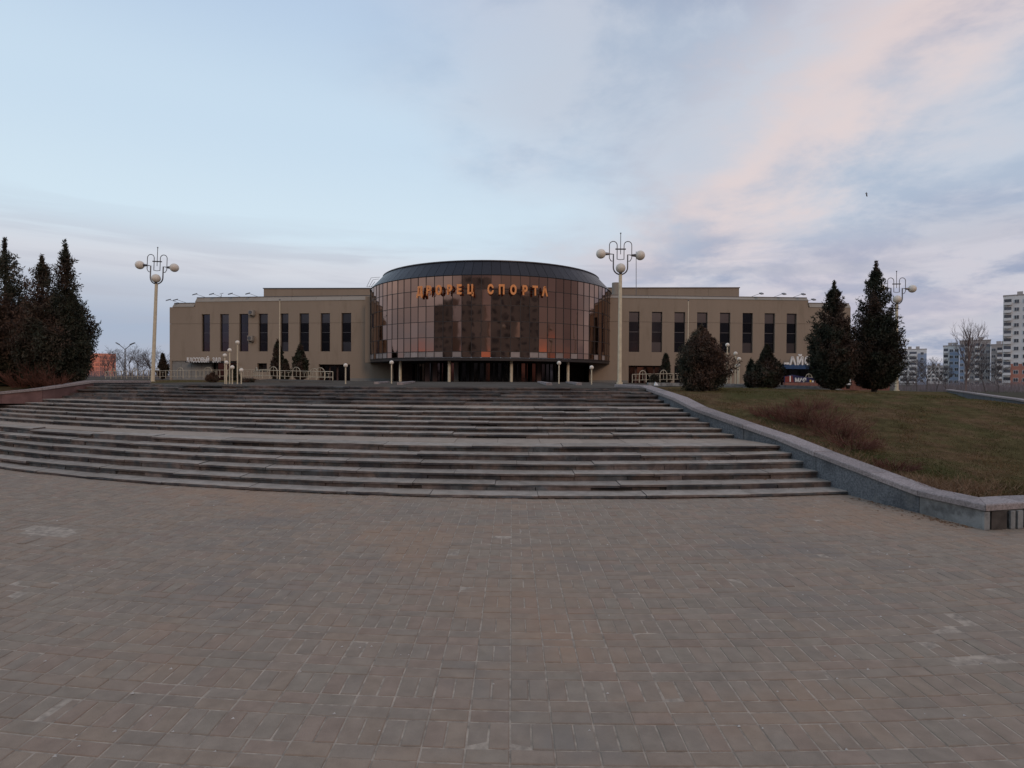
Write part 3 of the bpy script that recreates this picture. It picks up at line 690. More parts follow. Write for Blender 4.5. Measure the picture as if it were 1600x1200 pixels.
for i in range(9):
    u = 168 + i * 11.5; y = 105 + (i * 37 % 40); hpx = [38, 44, 34, 46, 40, 36, 48, 42, 30][i]
    b = W(u, 593, y); bare_tree((b.x, b.y, b.z), hpx * y / 900 * 1.05, 'leafless grey tree in the far row left of the palace', 100 + i, group=gb, spread=.6)
    protos[i] = 1
gr_ = 'bare trees before the apartment blocks'
for i, (u, vt, y, lab) in enumerate([(1432, 566, 90, 'leafless tree before the first apartment block beside the tallest conifer'), (1448, 560, 85, 'leafless tree at the right corner of the first apartment block'), (1463, 568, 95, 'leafless tree in the gap between the apartment blocks'),
                                 (1416, 582, 80, 'short leafless tree close behind the right tall lamp'), (1478, 575, 100, 'short leafless tree at the left foot of the blue and grey block'), (1540, 555, 90, 'leafless tree in front of the middle of the grey block'), (1560, 562, 95, 'leafless tree where the grey block meets the tower')]):
    b = W(u, 612, y); t = W(u, vt, y); bare_tree((b.x, b.y, b.z), (t.z - b.z) * 1.0, lab, 200 + i, group=gr_, spread=.65)
b = W(1508, 612, 95); t = W(1508, 512, 95); bare_tree((b.x, b.y, b.z), (t.z - b.z), 'tall pale birch rising above the blue and grey block', 230, m='birch', group=gr_, spread=.35)
# far wood
V = []; 
for i in range(5200):
    u = rnd.choice([rnd.uniform(-60, 270), rnd.uniform(1395, 1660), rnd.uniform(1440, 1600)]); y = rnd.uniform(120, 190); b = W(u, 600, y); hh = rnd.uniform(1.2, 4)
    x0 = b.x; z0 = .6 if u < 700 else -1.6; a = rnd.gauss(0, .8)
    V += [(x0 - .05, y, z0), (x0 + .05, y, z0), (x0 + a, y + rnd.gauss(0, .8), z0 + hh)]
V = np.array(V); tag(tri_mesh('far_scrub', V, np.arange(len(V)).reshape(-1, 3), [M['far']]), 'distant brown scrub of bare stems low before the far houses', 'scrub', kind='stuff')

# ------------------------------------------------------------------ the sports palace
pal_root = empty('sports_palace', (-2.3, 62, 1.1), 'wide beige sports palace with bronze glass drum in the middle and tall narrow windows', 'building')
POFF = Vector((-2.3, 62, 1.1))
class Fr:      # a facade frame: s along the facade, t outwards, z up
    def __init__(s, p0, p1):
        s.p0 = Vector((p0[0], p0[1], 0)); s.u = Vector((p1[0] - p0[0], p1[1] - p0[1], 0)); s.L = s.u.length; s.u.normalize(); s.n = Vector((s.u.y, -s.u.x, 0))
        s.ang = math.atan2(s.u.y, s.u.x)
    def P(s, a, t, z): v = s.p0 + s.u * a + s.n * t; return (v.x - POFF.x, v.y - POFF.y, z - POFF.z)
    def box(s, mb, a0, a1, t0, t1, z0, z1, mi=0):     # t0 < t1 (t1 is nearer the viewer)
        return mb.hexa([s.P(a0, t1, z0), s.P(a1, t1, z0), s.P(a1, t0, z0), s.P(a0, t0, z0), s.P(a0, t1, z1), s.P(a1, t1, z1), s.P(a1, t0, z1), s.P(a0, t0, z1)], mi)
    def s_at(s, u):    # facade coordinate met by the ray through photo column u
        d = ray(u, 560); k = (s.p0.x * s.u.y - s.p0.y * s.u.x) / (d.x * s.u.y - d.y * s.u.x)
        return (Vector((d.x * k, d.y * k, 0)) - s.p0).dot(s.u)
LF = Fr((-39.05, 65.7), (-12.8, 62.33)); RF = Fr((8.0, 59.75), (36.0, 61.4))
ZB, ZW0, ZJ, ZW1, ZT = .6, 4.42, 7.55, 8.62, 10.02
def facade(fr, wins, holes, zt_of, a0, a1):
    """panels round the windows and ground floor openings"""
    cuts = sorted(set([a0, a1] + [q for w_ in wins for q in w_] + [q for h in holes for q in h[:2]] + [h for h in extra_cuts(fr, a0, a1)]))
    for s0, s1 in zip(cuts, cuts[1:]):
        if s1 - s0 < .02: continue
        mid = (s0 + s1) / 2; isw = any(w_[0] < mid < w_[1] for w_ in wins); hole = next((h for h in holes if h[0] < mid < h[1]), None)
        ztop = zt_of(mid)
        rows = [(ZB, ZW0), (ZW0, ZJ), (ZJ, ztop)]
        if isw: rows = [(ZB, ZW0), (ZW1, ztop)]
        if hole: rows[0] = (hole[3], ZW0)
        for z0, z1 in rows:
            mb = MB(); fr.box(mb, s0 + .002, s1 - .002, -.30, 0, z0 + (.012 if z0 == ZJ else .001), z1 - (.012 if z1 == ZJ else .001))
            mb.obj('wall_panel', M['wallgy'] if (fr is LF and mid < 7.5 and z1 == ZW0) and False else M['wall'], pal_root)
        if hole and hole[2] > ZB + .05:
            mb = MB(); fr.box(mb, s0 + .006, s1 - .006, -.30, 0, ZB, hole[2]); mb.obj('wall_panel', M['wall'], pal_root)
def extra_cuts(fr, a0, a1): return [fr.s_at(305)] if fr is LF else [fr.s_at(1262)]
def window(fr, s0, s1, z0=ZW0, z1=ZW1, rows=4):
    mb = MB(); fw = .05; t = -.2
    fr.box(mb, s0, s0 + fw, t - .06, t, z0, z1); fr.box(mb, s1 - fw, s1, t - .06, t, z0, z1)
    fr.box(mb, s0 + fw, s1 - fw, t - .06, t, z0, z0 + fw); fr.box(mb, s0 + fw, s1 - fw, t - .06, t, z1 - fw, z1)
    for k in range(1, rows):
        zz = z0 + (z1 - z0) * k / rows; fr.box(mb, s0 + fw, s1 - fw, t - .05, t - .005, zz - .018, zz + .018, 1 if k == 2 else 0)
    wo = mb.obj('window', [M['frame'], M['metal']], pal_root)
    for k in range(rows):
        za, zb = z0 + (z1 - z0) * k / rows, z0 + (z1 - z0) * (k + 1) / rows
        mb = MB(); j = rnd.gauss(0, .004); fr.box(mb, s0 + fw - .01, s1 - fw + .01, t - .05 + j, t - .03 + j, za + .019, zb - .019)
        tone = rnd.random()
        mt = M['winblind'] if (k == 3 and tone < .75) or (k == 0 and tone < .6) else M['winglass']
        mb.obj('pane', mt, wo)
lw_px = [(315.2, 328), (343.7, 357.5), (373.8, 388), (404, 418.3), (438.3, 450.6), (467.7, 482.6), (500.8, 515.4), (533.4, 548.5)]
rw_px = [(982.4, 998.7), (1018, 1034.2), (1053.3, 1070), (1088.6, 1105), (1124.3, 1140.5), (1159.7, 1175.7), (1194, 1210.2), (1228.6, 1244.2)]
lwin = [(LF.s_at(a), LF.s_at(b)) for a, b in lw_px]; rwin = [(RF.s_at(a), RF.s_at(b)) for a, b in rw_px]
sL = LF.s_at; sR = RF.s_at
lholes = [(.25, sL(371), ZB, 3.35), (sL(402), sL(417), 2.15, 3.1), (sL(498), sL(547), ZB, 3.0)]
rholes = [(sR(982.4), sR(1040), ZB, 3.0), (sR(1054), sR(1110), ZB, 3.0), (sR(1220), sR(1290), ZB, 3.1)]
facade(LF, lwin, lholes, lambda s_: ZT if s_ > sL(305) else 9.45, 0, LF.L)
facade(RF, rwin, rholes, lambda s_: ZT if s_ < sR(1262) else 9.3, 0, RF.L)
for w_ in lwin: window(LF, *w_)
for w_ in rwin: window(RF, *w_)
# backing, sides, roof of the wings (structural shell)
mb = MB()
LF.box(mb, 0.0, LF.L, -12, -.9, ZB, 9.4); LF.box(mb, sL(306), LF.L, -12, -.9, 9.4, 10.0); mb.obj('wall_core', M['dark'], pal_root)
mb = MB(); RF.box(mb, 0, RF.L, -12, -.9, ZB, 9.25); RF.box(mb, 0, sR(1261), -12, -.9, 9.25, 10.0)
mb.obj('wall_core', M['dark'], pal_root)
mb = MB(); LF.box(mb, -.02, .24, -12, -.305, ZB, 9.4); LF.box(mb, sL(305) - .1, sL(305) + .15, -11.9, -.31, 9.4, 10.0)
RF.box(mb, RF.L - .24, RF.L + .02, -12, -.305, ZB, 9.25); RF.box(mb, sR(1262) - .15, sR(1262) + .1, -11.9, -.31, 9.2, 10.0)
mb.obj('side_wall', M['wall'], pal_root)
def coping(fr, s0, s1, z0, z1, lean=.35):
    mb = MB(); k = max(1, round((s1 - s0) / 3.)); out = []
    for i in range(k):
        a, b = s0 + (s1 - s0) * i / k + .01, s0 + (s1 - s0) * (i + 1) / k - .01; mb = MB()
        mb.hexa([fr.P(a, .05, z0), fr.P(b, .05, z0), fr.P(b, -1.2, z0), fr.P(a, -1.2, z0), fr.P(a, .05 - lean, z1), fr.P(b, .05 - lean, z1), fr.P(b, -1.2, z1), fr.P(a, -1.2, z1)])
        mb.obj('parapet_sheet', M['wallp'], pal_root)
    mb = MB(); fr.box(mb, s0, s1, -1.2, .05 - lean + .05, z1 + .003, z1 + .06); mb.obj('parapet_cap', M['metal'], pal_root)
coping(LF, sL(305), LF.L - .3, ZT, 10.52); coping(LF, .35, sL(303), 9.47, 9.92); coping(RF, .5, sR(1262), ZT, 10.33); coping(RF, sR(1264), RF.L, 9.32, 9.78)
# upper set back storey
u0 = W(412, 455, 76); u1 = W(1155, 455, 73)
UF = Fr((u0.x, u0.y), (u1.x, u1.y)); zt0 = W(412, 449.5, 76).z; zt1 = W(1155, 449.5, 73).z
k = 16
for i in range(k):
    a, b = UF.L * i / k, UF.L * (i + 1) / k; mb = MB(); UF.box(mb, a + .008, b - .008, -.3, 0, 9.6, zt1 - .05); mb.obj('wall_panel', M['wall'], pal_root)
mb = MB(); UF.box(mb, .1, UF.L - .1, -14, -.31, 9.5, zt1 - .1); mb.obj('upper_storey', M['wall'], pal_root)
mb = MB(); UF.box(mb, -.08, UF.L + .08, -14.1, .08, zt1 - .045, zt1 + .06); mb.obj('parapet_cap', M['metal'], pal_root)
for u in (437, 480, 525, 562, 1048, 1117, 1145):
    d = UF.s_at(u); mb = MB(); UF.box(mb, d - .12, d + .12, .01, .25, 11.55, 11.8); UF.box(mb, d - .03, d + .03, 0, .12, 11.3, 11.55); mb.obj('wall_lamp', M['metal'], pal_root)
# ground floor interiors
def recess(fr, s0, s1, z0, z1, dep, mw, label=None, doors=3):
    mb = MB(); fr.box(mb, s0, s1, -dep - .1, -dep, z0, z1); fr.box(mb, s0, s1, -dep, -.31, z1 + .01, z1 + .1); 
    fr.box(mb, s0 - .1, s0 - .006, -dep, -.31, z0, z1); fr.box(mb, s1 + .006, s1 + .1, -dep, -.31, z0, z1)
    o = mb.obj('entrance_recess', mw, pal_root)
    for i in range(doors):
        a = s0 + (s1 - s0) * (i + .12) / doors; b = s0 + (s1 - s0) * (i + .88) / doors
        mb = MB(); fr.box(mb, a, b, -dep + .01, -dep + .05, z0 + .5, min(z0 + 2.6, z1 - .15)); mb.obj('door', M['doorglass'], o)
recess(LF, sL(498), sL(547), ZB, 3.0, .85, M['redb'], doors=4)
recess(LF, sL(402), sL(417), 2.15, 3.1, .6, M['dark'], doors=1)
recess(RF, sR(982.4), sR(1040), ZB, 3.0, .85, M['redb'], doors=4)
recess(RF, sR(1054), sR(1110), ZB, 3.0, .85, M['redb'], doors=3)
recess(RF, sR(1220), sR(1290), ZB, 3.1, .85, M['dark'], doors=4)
# ticket hall front: grey tiled wall, glass door opening under a canopy
mb = MB(); LF.box(mb, .0, sL(331), -.36, -.1, ZB, 3.35); LF.box(mb, sL(331), sL(371), -.8, -.7, ZB, 3.35); o = mb.obj('ticket_hall_wall', M['wallgy'], pal_root)
for i in range(4):
    a = .2 + i * (sL(331) - .3) / 4; mb = MB(); LF.box(mb, a + .02, a + (sL(331) - .3) / 4 - .02, -.1, -.07, 1.2, 3.0); mb.obj('tile_panel', M['wallgy'], o)
mb = MB(); LF.box(mb, sL(335), sL(369), -.69, -.62, 1.2, 3.1); mb.obj('glass_front', M['doorglass'], pal_root)
mb = MB(); LF.box(mb, sL(298), sL(371), -.3, .9, 3.12, 3.26); mb.obj('canopy', M['dark'], pal_root)

# the drum
DC = Vector((-2.3, 63.4)); R = 12.95; N = 47
def dp(th, r, z): return (DC.x + r * math.sin(th) - POFF.x, DC.y - r * math.cos(th) - POFF.y, z - POFF.z)
zr = [3.43, 3.95, 5.2, 6.6, 8.0, 9.4, 10.63]
ths = [-math.pi / 2 + math.pi * i / N for i in range(N + 1)]
mull = MB()
def mbar(th, r0, r1, w_, za, zb):
    dth = w_ / R / 2
    mull.hexa([dp(th - dth, r1, za), dp(th + dth, r1, za), dp(th + dth, r0, za), dp(th - dth, r0, za), dp(th - dth, r1, zb), dp(th + dth, r1, zb), dp(th + dth, r0, zb), dp(th - dth, r0, zb)])
for th in ths: mbar(th, R - .12, R + .012, .05, zr[0], zr[-1])
for z in zr:
    for a, b in zip(ths, ths[1:]):
        e = .0022; mull.hexa([dp(a + e, R + .008, z - .025), dp(b - e, R + .008, z - .025), dp(b - e, R - .1, z - .025), dp(a + e, R - .1, z - .025), dp(a + e, R + .008, z + .025), dp(b - e, R + .008, z + .025), dp(b - e, R - .1, z + .025), dp(a + e, R - .1, z + .025)])
curtain = mull.obj('curtain_wall', M['frame'], pal_root)
for i, (a, b) in enumerate(zip(ths, ths[1:])):
    for j in range(6):
        za, zb = zr[j] + .026, zr[j + 1] - .026; t1, t2 = rnd.gauss(0, .007), rnd.gauss(0, .0055); e = .002
        pA, pB = Vector(dp(a + e, R - .02, za)), Vector(dp(b - e, R - .02, za)); pC, pD = Vector(dp(b - e, R - .02, zb)), Vector(dp(a + e, R - .02, zb))
        nrm = Vector((math.sin((a + b) / 2), -math.cos((a + b) / 2), 0)); wd = (pB - pA).length / 2; hh = (zb - za) / 2
        pA += nrm * (-t1 * wd - t2 * hh); pB += nrm * (t1 * wd - t2 * hh); pC += nrm * (t1 * wd + t2 * hh); pD += nrm * (-t1 * wd + t2 * hh)
        mb = MB(); back = -nrm * .02; mb.hexa([pA, pB, pB + back, pA + back, pD, pC, pC + back, pD + back]); mb.obj('glass_pane', M['bronze'] if j or rnd.random() < (.35 if i < 17 else .5) else M['glintpane'], curtain)
mb = MB(); ring = [dp(t, R - .13, 3.5) for t in ths] + [dp(t, R - .13, 10.6) for t in ths]; L = len(ths)
mb.add(ring, [(i, i + 1, L + i + 1, L + i) for i in range(L - 1)]); mb.obj('inner_lining', M['dark'], pal_root)
# soffit slab
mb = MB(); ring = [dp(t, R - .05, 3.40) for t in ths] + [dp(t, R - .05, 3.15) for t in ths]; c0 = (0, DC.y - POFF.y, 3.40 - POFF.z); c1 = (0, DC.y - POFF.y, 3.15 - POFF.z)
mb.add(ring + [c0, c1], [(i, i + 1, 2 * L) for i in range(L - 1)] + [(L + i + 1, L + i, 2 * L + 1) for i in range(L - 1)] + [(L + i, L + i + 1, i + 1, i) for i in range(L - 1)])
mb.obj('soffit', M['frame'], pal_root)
# cone roof of separate sheets
mb = MB(); RT, ZR = R - 1.35, 12.12
ring = [dp(t, RT, ZR) for t in ths] + [dp(t, RT - .25, ZR + .03) for t in ths]
mb.add(ring + [(0, DC.y - POFF.y, ZR - POFF.z)], [(i, i + 1, L + i + 1, L + i) for i in range(L - 1)] + [(L + i, L + i + 1, 2 * L) for i in range(L - 1)])
droof = mb.obj('drum_roof', M['metal'], pal_root)
for a, b in zip(ths, ths[1:]):
    e = .0012; mb = MB(); j = rnd.gauss(0, .006)
    mb.hexa([dp(a + e, R + .06, 10.66), dp(b - e, R + .06, 10.66), dp(b - e, R - .1, 10.66), dp(a + e, R - .1, 10.66), dp(a + e, RT + .03 + j, ZR), dp(b - e, RT + .03 + j, ZR), dp(b - e, RT - .1, ZR), dp(a + e, RT - .1, ZR)])
    mb.obj('roof_panel', M['roofp'], droof)
mb = MB()
for a, b in zip(ths, ths[1:]): mb.hexa([dp(a, RT + .1, ZR + .004), dp(b, RT + .1, ZR + .004), dp(b, RT - .15, ZR + .004), dp(a, RT - .15, ZR + .004), dp(a, RT + .1, ZR + .08), dp(b, RT + .1, ZR + .08), dp(b, RT - .15, ZR + .08), dp(a, RT - .15, ZR + .08)])
mb.obj('roof_rim', M['metal'], droof)
# piers flanking the drum
for (u0_, u1_, fr) in ((570.5, 582, LF), (951, 959, RF)):
    pa, pb_ = W(u0_, 560, 60.6), W(u1_, 560, 60.6); mb = MB()
    zb_ = 3.15; mb.box(pa.x - POFF.x, pb_.x - POFF.x, 60.6 - POFF.y, 64.5 - POFF.y, zb_ - POFF.z, 10.1 - POFF.z); mb.obj('pier', M['wall'], pal_root)
# entrance under the drum: dark glass front with mullions and doors, side returns
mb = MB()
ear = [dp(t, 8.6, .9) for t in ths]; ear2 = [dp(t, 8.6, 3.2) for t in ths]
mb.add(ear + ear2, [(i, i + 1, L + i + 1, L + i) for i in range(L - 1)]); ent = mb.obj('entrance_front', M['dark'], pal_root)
for i in range(4, N - 4):
    a, b = ths[i], ths[i + 1]; mb = MB(); e = .012 if i % 4 else .04
    mb.hexa([dp(a + e, 8.66, 1.0), dp(b - e, 8.66, 1.0), dp(b - e, 8.62, 1.0), dp(a + e, 8.62, 1.0), dp(a + e, 8.66, 3.05), dp(b - e, 8.66, 3.05), dp(b - e, 8.62, 3.05), dp(a + e, 8.62, 3.05)])
    mb.obj('door', M['doorglass'], ent)
for u, c_ in ((680, 'redb'), (713, 'wallgy'), (668, 'redb'), (775, 'redb'), (842, 'redb')):
    p = W(u, 580, 55.2); mb = MB(); mb.box(p.x - .22 - POFF.x, p.x + .22 - POFF.x, 55.0 - POFF.y, 55.3 - POFF.y, .9 - POFF.z, 3.13 - POFF.z); mb.obj('inner_pillar', M[c_], pal_root)
for u in (625.5, 702, 799, 887.5):
    d = ray(u, 580); best = None
    for y in np.arange(50, 60, .02):
        x = d.x * y / d.y
        if (x - DC.x) ** 2 + (y - DC.y) ** 2 <= 12.1 ** 2: best = (x, y); break
    mb = MB(); zb_ = terr_h(*best) - .05
    mb.tube([(best[0] - POFF.x, best[1] - POFF.y, zb_ - POFF.z), (best[0] - POFF.x, best[1] - POFF.y, 3.14 - POFF.z)], .135, 16); mb.obj('column', M['cream'], pal_root, smooth=False)
mb = MB(); mb.box(-13.2 - POFF.x, -10.4 - POFF.x, 62.7 - POFF.y, 62.9 - POFF.y, .6 - POFF.z, 3.14 - POFF.z); mb.obj('entrance_side_wall', M['redb'], pal_root)
mb = MB(); mb.box(5.9 - POFF.x, 8.05 - POFF.x, 62.7 - POFF.y, 62.9 - POFF.y, .6 - POFF.z, 3.14 - POFF.z); mb.obj('entrance_side_wall', M['redb'], pal_root)
mb = MB(); mb.box(8.05 - POFF.x, 8.3 - POFF.x, 60.1 - POFF.y, 62.9 - POFF.y, .6 - POFF.z, 3.14 - POFF.z); mb.obj('entrance_side_wall', M['wall'], pal_root)
# plinth of the walls
mb = MB(); LF.box(mb, sL(548), LF.L, .002, .12, ZB, 1.5); mb.obj('plinth', M['wallgy'], pal_root)
mb = MB(); RF.box(mb, 0, sR(981), .002, .12, ZB, 1.45); mb.obj('plinth', M['wallgy'], pal_root)
mb = MB(); RF.box(mb, sR(1111), sR(1219), .002, .12, ZB, 1.2); mb.obj('plinth', M['wallgy'], pal_root)

# name letters on the drum
def letter_mesh(ch, size, extr, bold=.0, sx=1., mat_=None, name='letter'):
    cu = bpy.data.curves.new(name, 'FONT'); cu.body = ch; cu.size = size; cu.extrude = extr; cu.offset = bold; cu.align_x = 'CENTER'; cu.resolution_u = 3
    o = bpy.data.objects.new('tmp', cu); C.objects.link(o); dg = bpy.context.evaluated_depsgraph_get(); dg.update()
    me = bpy.data.meshes.new_from_object(o.evaluated_get(dg)); bpy.data.objects.remove(o)
    me.transform(Matrix.Diagonal((sx, 1, 1, 1))); me.transform(Matrix.Rotation(math.pi / 2, 4, 'X'))
    me.materials.clear(); me.materials.append(mat_); me.name = name; return me
RS = R + .45
mb = MB()
lt = [(655.8, 'Д'), (670.2, 'В'), (685.5, 'О'), (702.4, 'Р'), (717.5, 'Е'), (734.8, 'Ц'), (766.4, 'С'), (783.8, 'П'), (802, 'О'), (820, 'Р'), (836, 'Т'), (851, 'А')]
spots = []
for u, ch in lt:
    d = ray(u, 455)
    A = d.x ** 2 + d.y ** 2; B = -2 * (d.x * DC.x + d.y * DC.y); Cc = DC.length_squared - RS ** 2
    k = (-B - math.sqrt(B * B - 4 * A * Cc)) / 2 / A; x, y = d.x * k, d.y * k
    spots.append((x, y, math.atan2(x - DC.x, -(y - DC.y)), ch))
for z in (9.1, 9.5):
    for (x, y, t, c_), (x2, y2, t2, c2) in zip(spots, spots[1:]):
        if c_ == 'Ц': continue
        mb.tube([dp(t, RS - .18, z), dp(t2, RS - .18, z)], .018, 4)
for x, y, t, c_ in spots: mb.tube([dp(t, RS - .1, 9.3), dp(t, R, 9.3)], .02, 4)
sign = mb.obj('name_sign', M['frame'], pal_root)
for x, y, t, ch in spots:
    me = letter_mesh(ch, 1.06, .075, .055, .70, M['orange']); o = link('letter', me, sign, (x - POFF.x, y - POFF.y, 8.93 - POFF.z), (0, 0, t))
# ticket hall sign and ice cafe sign
txt = 'КАССОВЫЙ ЗАЛ'; o0 = MB(); LF.box(o0, sL(300), sL(353), .93, .97, 3.17, 3.22); ts_ = o0.obj('ticket_sign', M['frame'], pal_root)
ua, ub = 303, 351
for i, ch in enumerate(txt):
    if ch == ' ': continue
    s_ = sL(ua + (ub - ua) * i / (len(txt) - 1)); p = LF.P(s_, .96, 3.16); link('letter', letter_mesh(ch, .74, .04, .012, .62, M['white']), ts_, p, (0, 0, LF.ang))
o0 = MB(); RF.box(o0, sR(1214), sR(1292), -.28, 1.0, 2.85, 3.15); RF.box(o0, sR(1214), sR(1292), .9, 1.05, 2.75, 3.2); rs_ = o0.obj('cafe_canopy', M['blue'], pal_root)
for u, ch in ((1230.5, 'А'), (1241.8, 'Й'), (1253.5, 'С')):
    link('letter', letter_mesh(ch, 1.12, .06, .045, .9, M['white']), rs_, RF.P(sR(u), 1.0, 3.2), (0, 0, RF.ang))
p = RF.P(sR(1265), 1.0, 3.58); mb = MB(); mb.sphere(p, .38, 14, 8); mb.obj('letter_ball', M['white'], rs_, smooth=True)
mb = MB(); RF.box(mb, sR(1217.5), sR(1225), .96, 1.05, 3.21, 3.42); mb.obj('small_plate', M['white'], rs_)
# air conditioners, floodlights, roof items
for (u, z) in ((395.5, 8.45), (394., 5.6)):
    s_ = sL(u); mb = MB(); LF.box(mb, s_ - .28, s_ + .32, .12, .5, z, z + .55); LF.box(mb, s_ - .2, s_ - .15, .01, .45, z - .12, z - .003); LF.box(mb, s_ + .2, s_ + .25, .01, .45, z - .12, z - .003)
    o = mb.obj('air_conditioner', M['wallp'], pal_root); mb = MB(); mb.tube([LF.P(s_ - .05, .502, z + .27), LF.P(s_ - .05, .53, z + .27)], .2, 14); mb.obj('fan_grille', M['metal'], o)
def flood(fr, u, z, dirn=1):
    s_ = fr.s_at(u); mb = MB(); a = fr.P(s_ + .75 * dirn, -.4, z + .05); b_ = fr.P(s_, .3, z + .36); mb.tube([a, b_], .02, 5)
    mb.obj('floodlight_arm', M['metal'], pal_root); mb = MB(); s0, s1 = s_ - .14, s_ + .14
    mb.hexa([fr.P(s0, .75, z + .15), fr.P(s1, .75, z + .2), fr.P(s1, .3, z + .35), fr.P(s0, .3, z + .3), fr.P(s0, .7, z + .28), fr.P(s1, .7, z + .32), fr.P(s1, .25, z + .47), fr.P(s0, .25, z + .43)])
    mb.obj('floodlight', M['metal'], pal_root)
for u in (309, 335, 364, 391): flood(LF, u, 10.5)
for u in (268, 279): flood(LF, u, 9.9)
for u in (1185, 1220, 1250): flood(RF, u, 10.3, -1)
flood(RF, 1266, 9.75, -1)
mb = MB(); p = W(962, 442, 70); mb.tube([(p.x - POFF.x, 70 - POFF.y, 9.5 - POFF.z), (p.x - POFF.x, 70 - POFF.y, p.z - POFF.z)], .45, 14); mb.obj('vent_pipe', M['wallp'], pal_root)
mb = MB()
def rp(u, v, y=68): q = W(u, v, y); return (q.x - POFF.x, q.y - POFF.y, q.z - POFF.z)
for pl in ([(573, 448), (580, 434), (594, 433)], [(577, 448), (583, 437), (592, 436)], [(580, 448), (586, 440)], [(573, 448), (592, 448)]): mb.tube([rp(*q) for q in pl], .025, 4)
mb.obj('roof_ladder_rail', M['metal'], pal_root)
mb = MB(); mb.tube([rp(994, 468, 66), rp(994, 393, 66)], .035, 5); mb.tube([rp(991, 397, 66), rp(997, 396, 66)], .02, 4); mb.obj('antenna_mast', M['metal'], pal_root)
mb = MB(); mb.tube([rp(345, 466, 66), rp(346, 460, 66)], .03, 4); mb.tube([rp(343.5, 459.5, 66), rp(349, 458, 66)], .03, 4); mb.obj('roof_aerial', M['metal'], pal_root)

# flagpoles
for (u, vb, vt, y, lab) in ((437, 598, 469, 50, 'thin white flagpole before the left wing'), (1074.5, 600, 470, 52, 'thin pale flagpole before the right wing, behind the rounded thuja')):
    b = W(u, vb, y); t = W(u, vt, y); mb = MB(); mb.tube([(0, 0, 0), (0, 0, t.z - b.z)], [.06, .035], 8); o = mb.obj('flagpole', M['cream'], loc=b)
    tag(o, lab, 'flagpole', 'flagpoles before the palace'); mb = MB(); mb.sphere((0, 0, t.z - b.z + .04), .07, 8, 6); mb.obj('finial', M['metal'], o)

# ------------------------------------------------------------------ lamps
def arc(cx, cz, r, a0, a1, n=8): return [(cx + r * math.cos(math.radians(a0 + (a1 - a0) * i / n)), 0, cz + r * math.sin(math.radians(a0 + (a1 - a0) * i / n))) for i in range(n + 1)]
def tall_lamp(loc, H, label):
    root = empty('street_lamp', loc, label, 'street lamp', 'tall three globe lamps')
    mb = MB(); mb.tube([(0, 0, -.1), (0, 0, .5), (0, 0, H)], [.115, .105, .085], 14); mb.obj('pole', M['cream'], root)
    mb = MB(); mb.tube([(0, 0, -.02), (0, 0, .12)], .16, 12); mb.obj('base_flange', M['cream'], root)
    fr = MB()
    u_ = [(-.62, 0, H + 1.07), (-.37, 0, H + 1.05)] + arc(0, H + .37, .37, 180, 360, 12) + [(.37, 0, H + 1.03), (.62, 0, H + 1.0)]
    fr.tube(u_, .036, 7)
    for s_ in (-1, 1):
        lp = [(s_ * .42, 0, H + .69), (s_ * .50, 0, H + .71), (s_ * .58, 0, H + .85)] + [(s_ * (.38 + .2 * math.cos(math.radians(a))), 0, H + 1.52 + .2 * math.sin(math.radians(a))) for a in range(0, 181, 20)] + [(s_ * .18, 0, H + .82)]
        fr.tube(lp, .022, 6)
    fr.tube([(-.2, 0, H + .80), (0, 0, H + .77), (.2, 0, H + .80)], .018, 5)
    fr.tube([(-.27, 0, H + 1.32), (.27, 0, H + 1.32)], .035, 6); fr.tube([(0, 0, H + 1.05), (0, 0, H + 2.12)], .018, 6); fr.sphere((0, 0, H + 2.14), .04, 8, 6)
    fr.obj('bracket', M['metal'], root)
    for (x, z, yy) in ((-1.02, 1.07, 0), (1.02, 1.0, 0), (0, .32, -.05)):
        mb = MB(); s_ = 1 if x > 0 else -1
        if x: mb.tube([(x - s_ * .42, 0, H + z), (x - s_ * .2, 0, H + z)], [.06, .09], 10)
        else: mb.tube([(0, -.05, H - .0), (0, -.05, H + .1)], [.05, .1], 10)
        hd = mb.obj('socket', M['metal'], root)
        mb = MB(); mb.sphere((x, yy, H + z), .25, 28, 18); mb.obj('globe', M['globe'], hd, smooth=True)
    return root
def lamp_at(u, vb, vu, Z, label, rz=0):
    b = W(u, vb, Z); H = W(u, vu, Z).z - b.z; o = tall_lamp((b.x, b.y, b.z), H, label); o.rotation_euler = (0, 0, rz); return o
lamp_at(968, 600.6, 429, 30, 'tall cream lamp with three globes near the top right end of the stairs')
l2 = lamp_at(238.5, 599, 443.5, 34, 'tall cream lamp with three globes at the left before the ticket hall')
l2.rotation_euler = (0, math.radians(2.2), 0)
lamp_at(1401, 612, 475.5, 37.5, 'tall three globe lamp half hidden behind the tallest conifer').rotation_euler = (0, math.radians(-.8), 0)
def post(u, vb, vg, Z, label, group, rg=None):
    b = W(u, vb, Z); H = W(u, vg, Z).z - b.z; rg = rg or 3.15 * Z / 900
    root = empty('globe_post', b, label, 'lamp', group)
    mb = MB(); mb.tube([(0, 0, -.1), (0, 0, H - rg * .8)], .9 * Z / 900 * 1.1, 10); mb.obj('pole', M['cream'], root)
    mb = MB(); mb.tube([(0, 0, H - rg * 1.15), (0, 0, H - rg * .6)], [.02, rg * .6], 10); mb.obj('collar', M['metal'], root)
    mb = MB(); mb.sphere((0, 0, H), rg, 18, 12); mb.obj('globe', M['globe'], root, smooth=True)
gl = 'left cluster of globe posts'
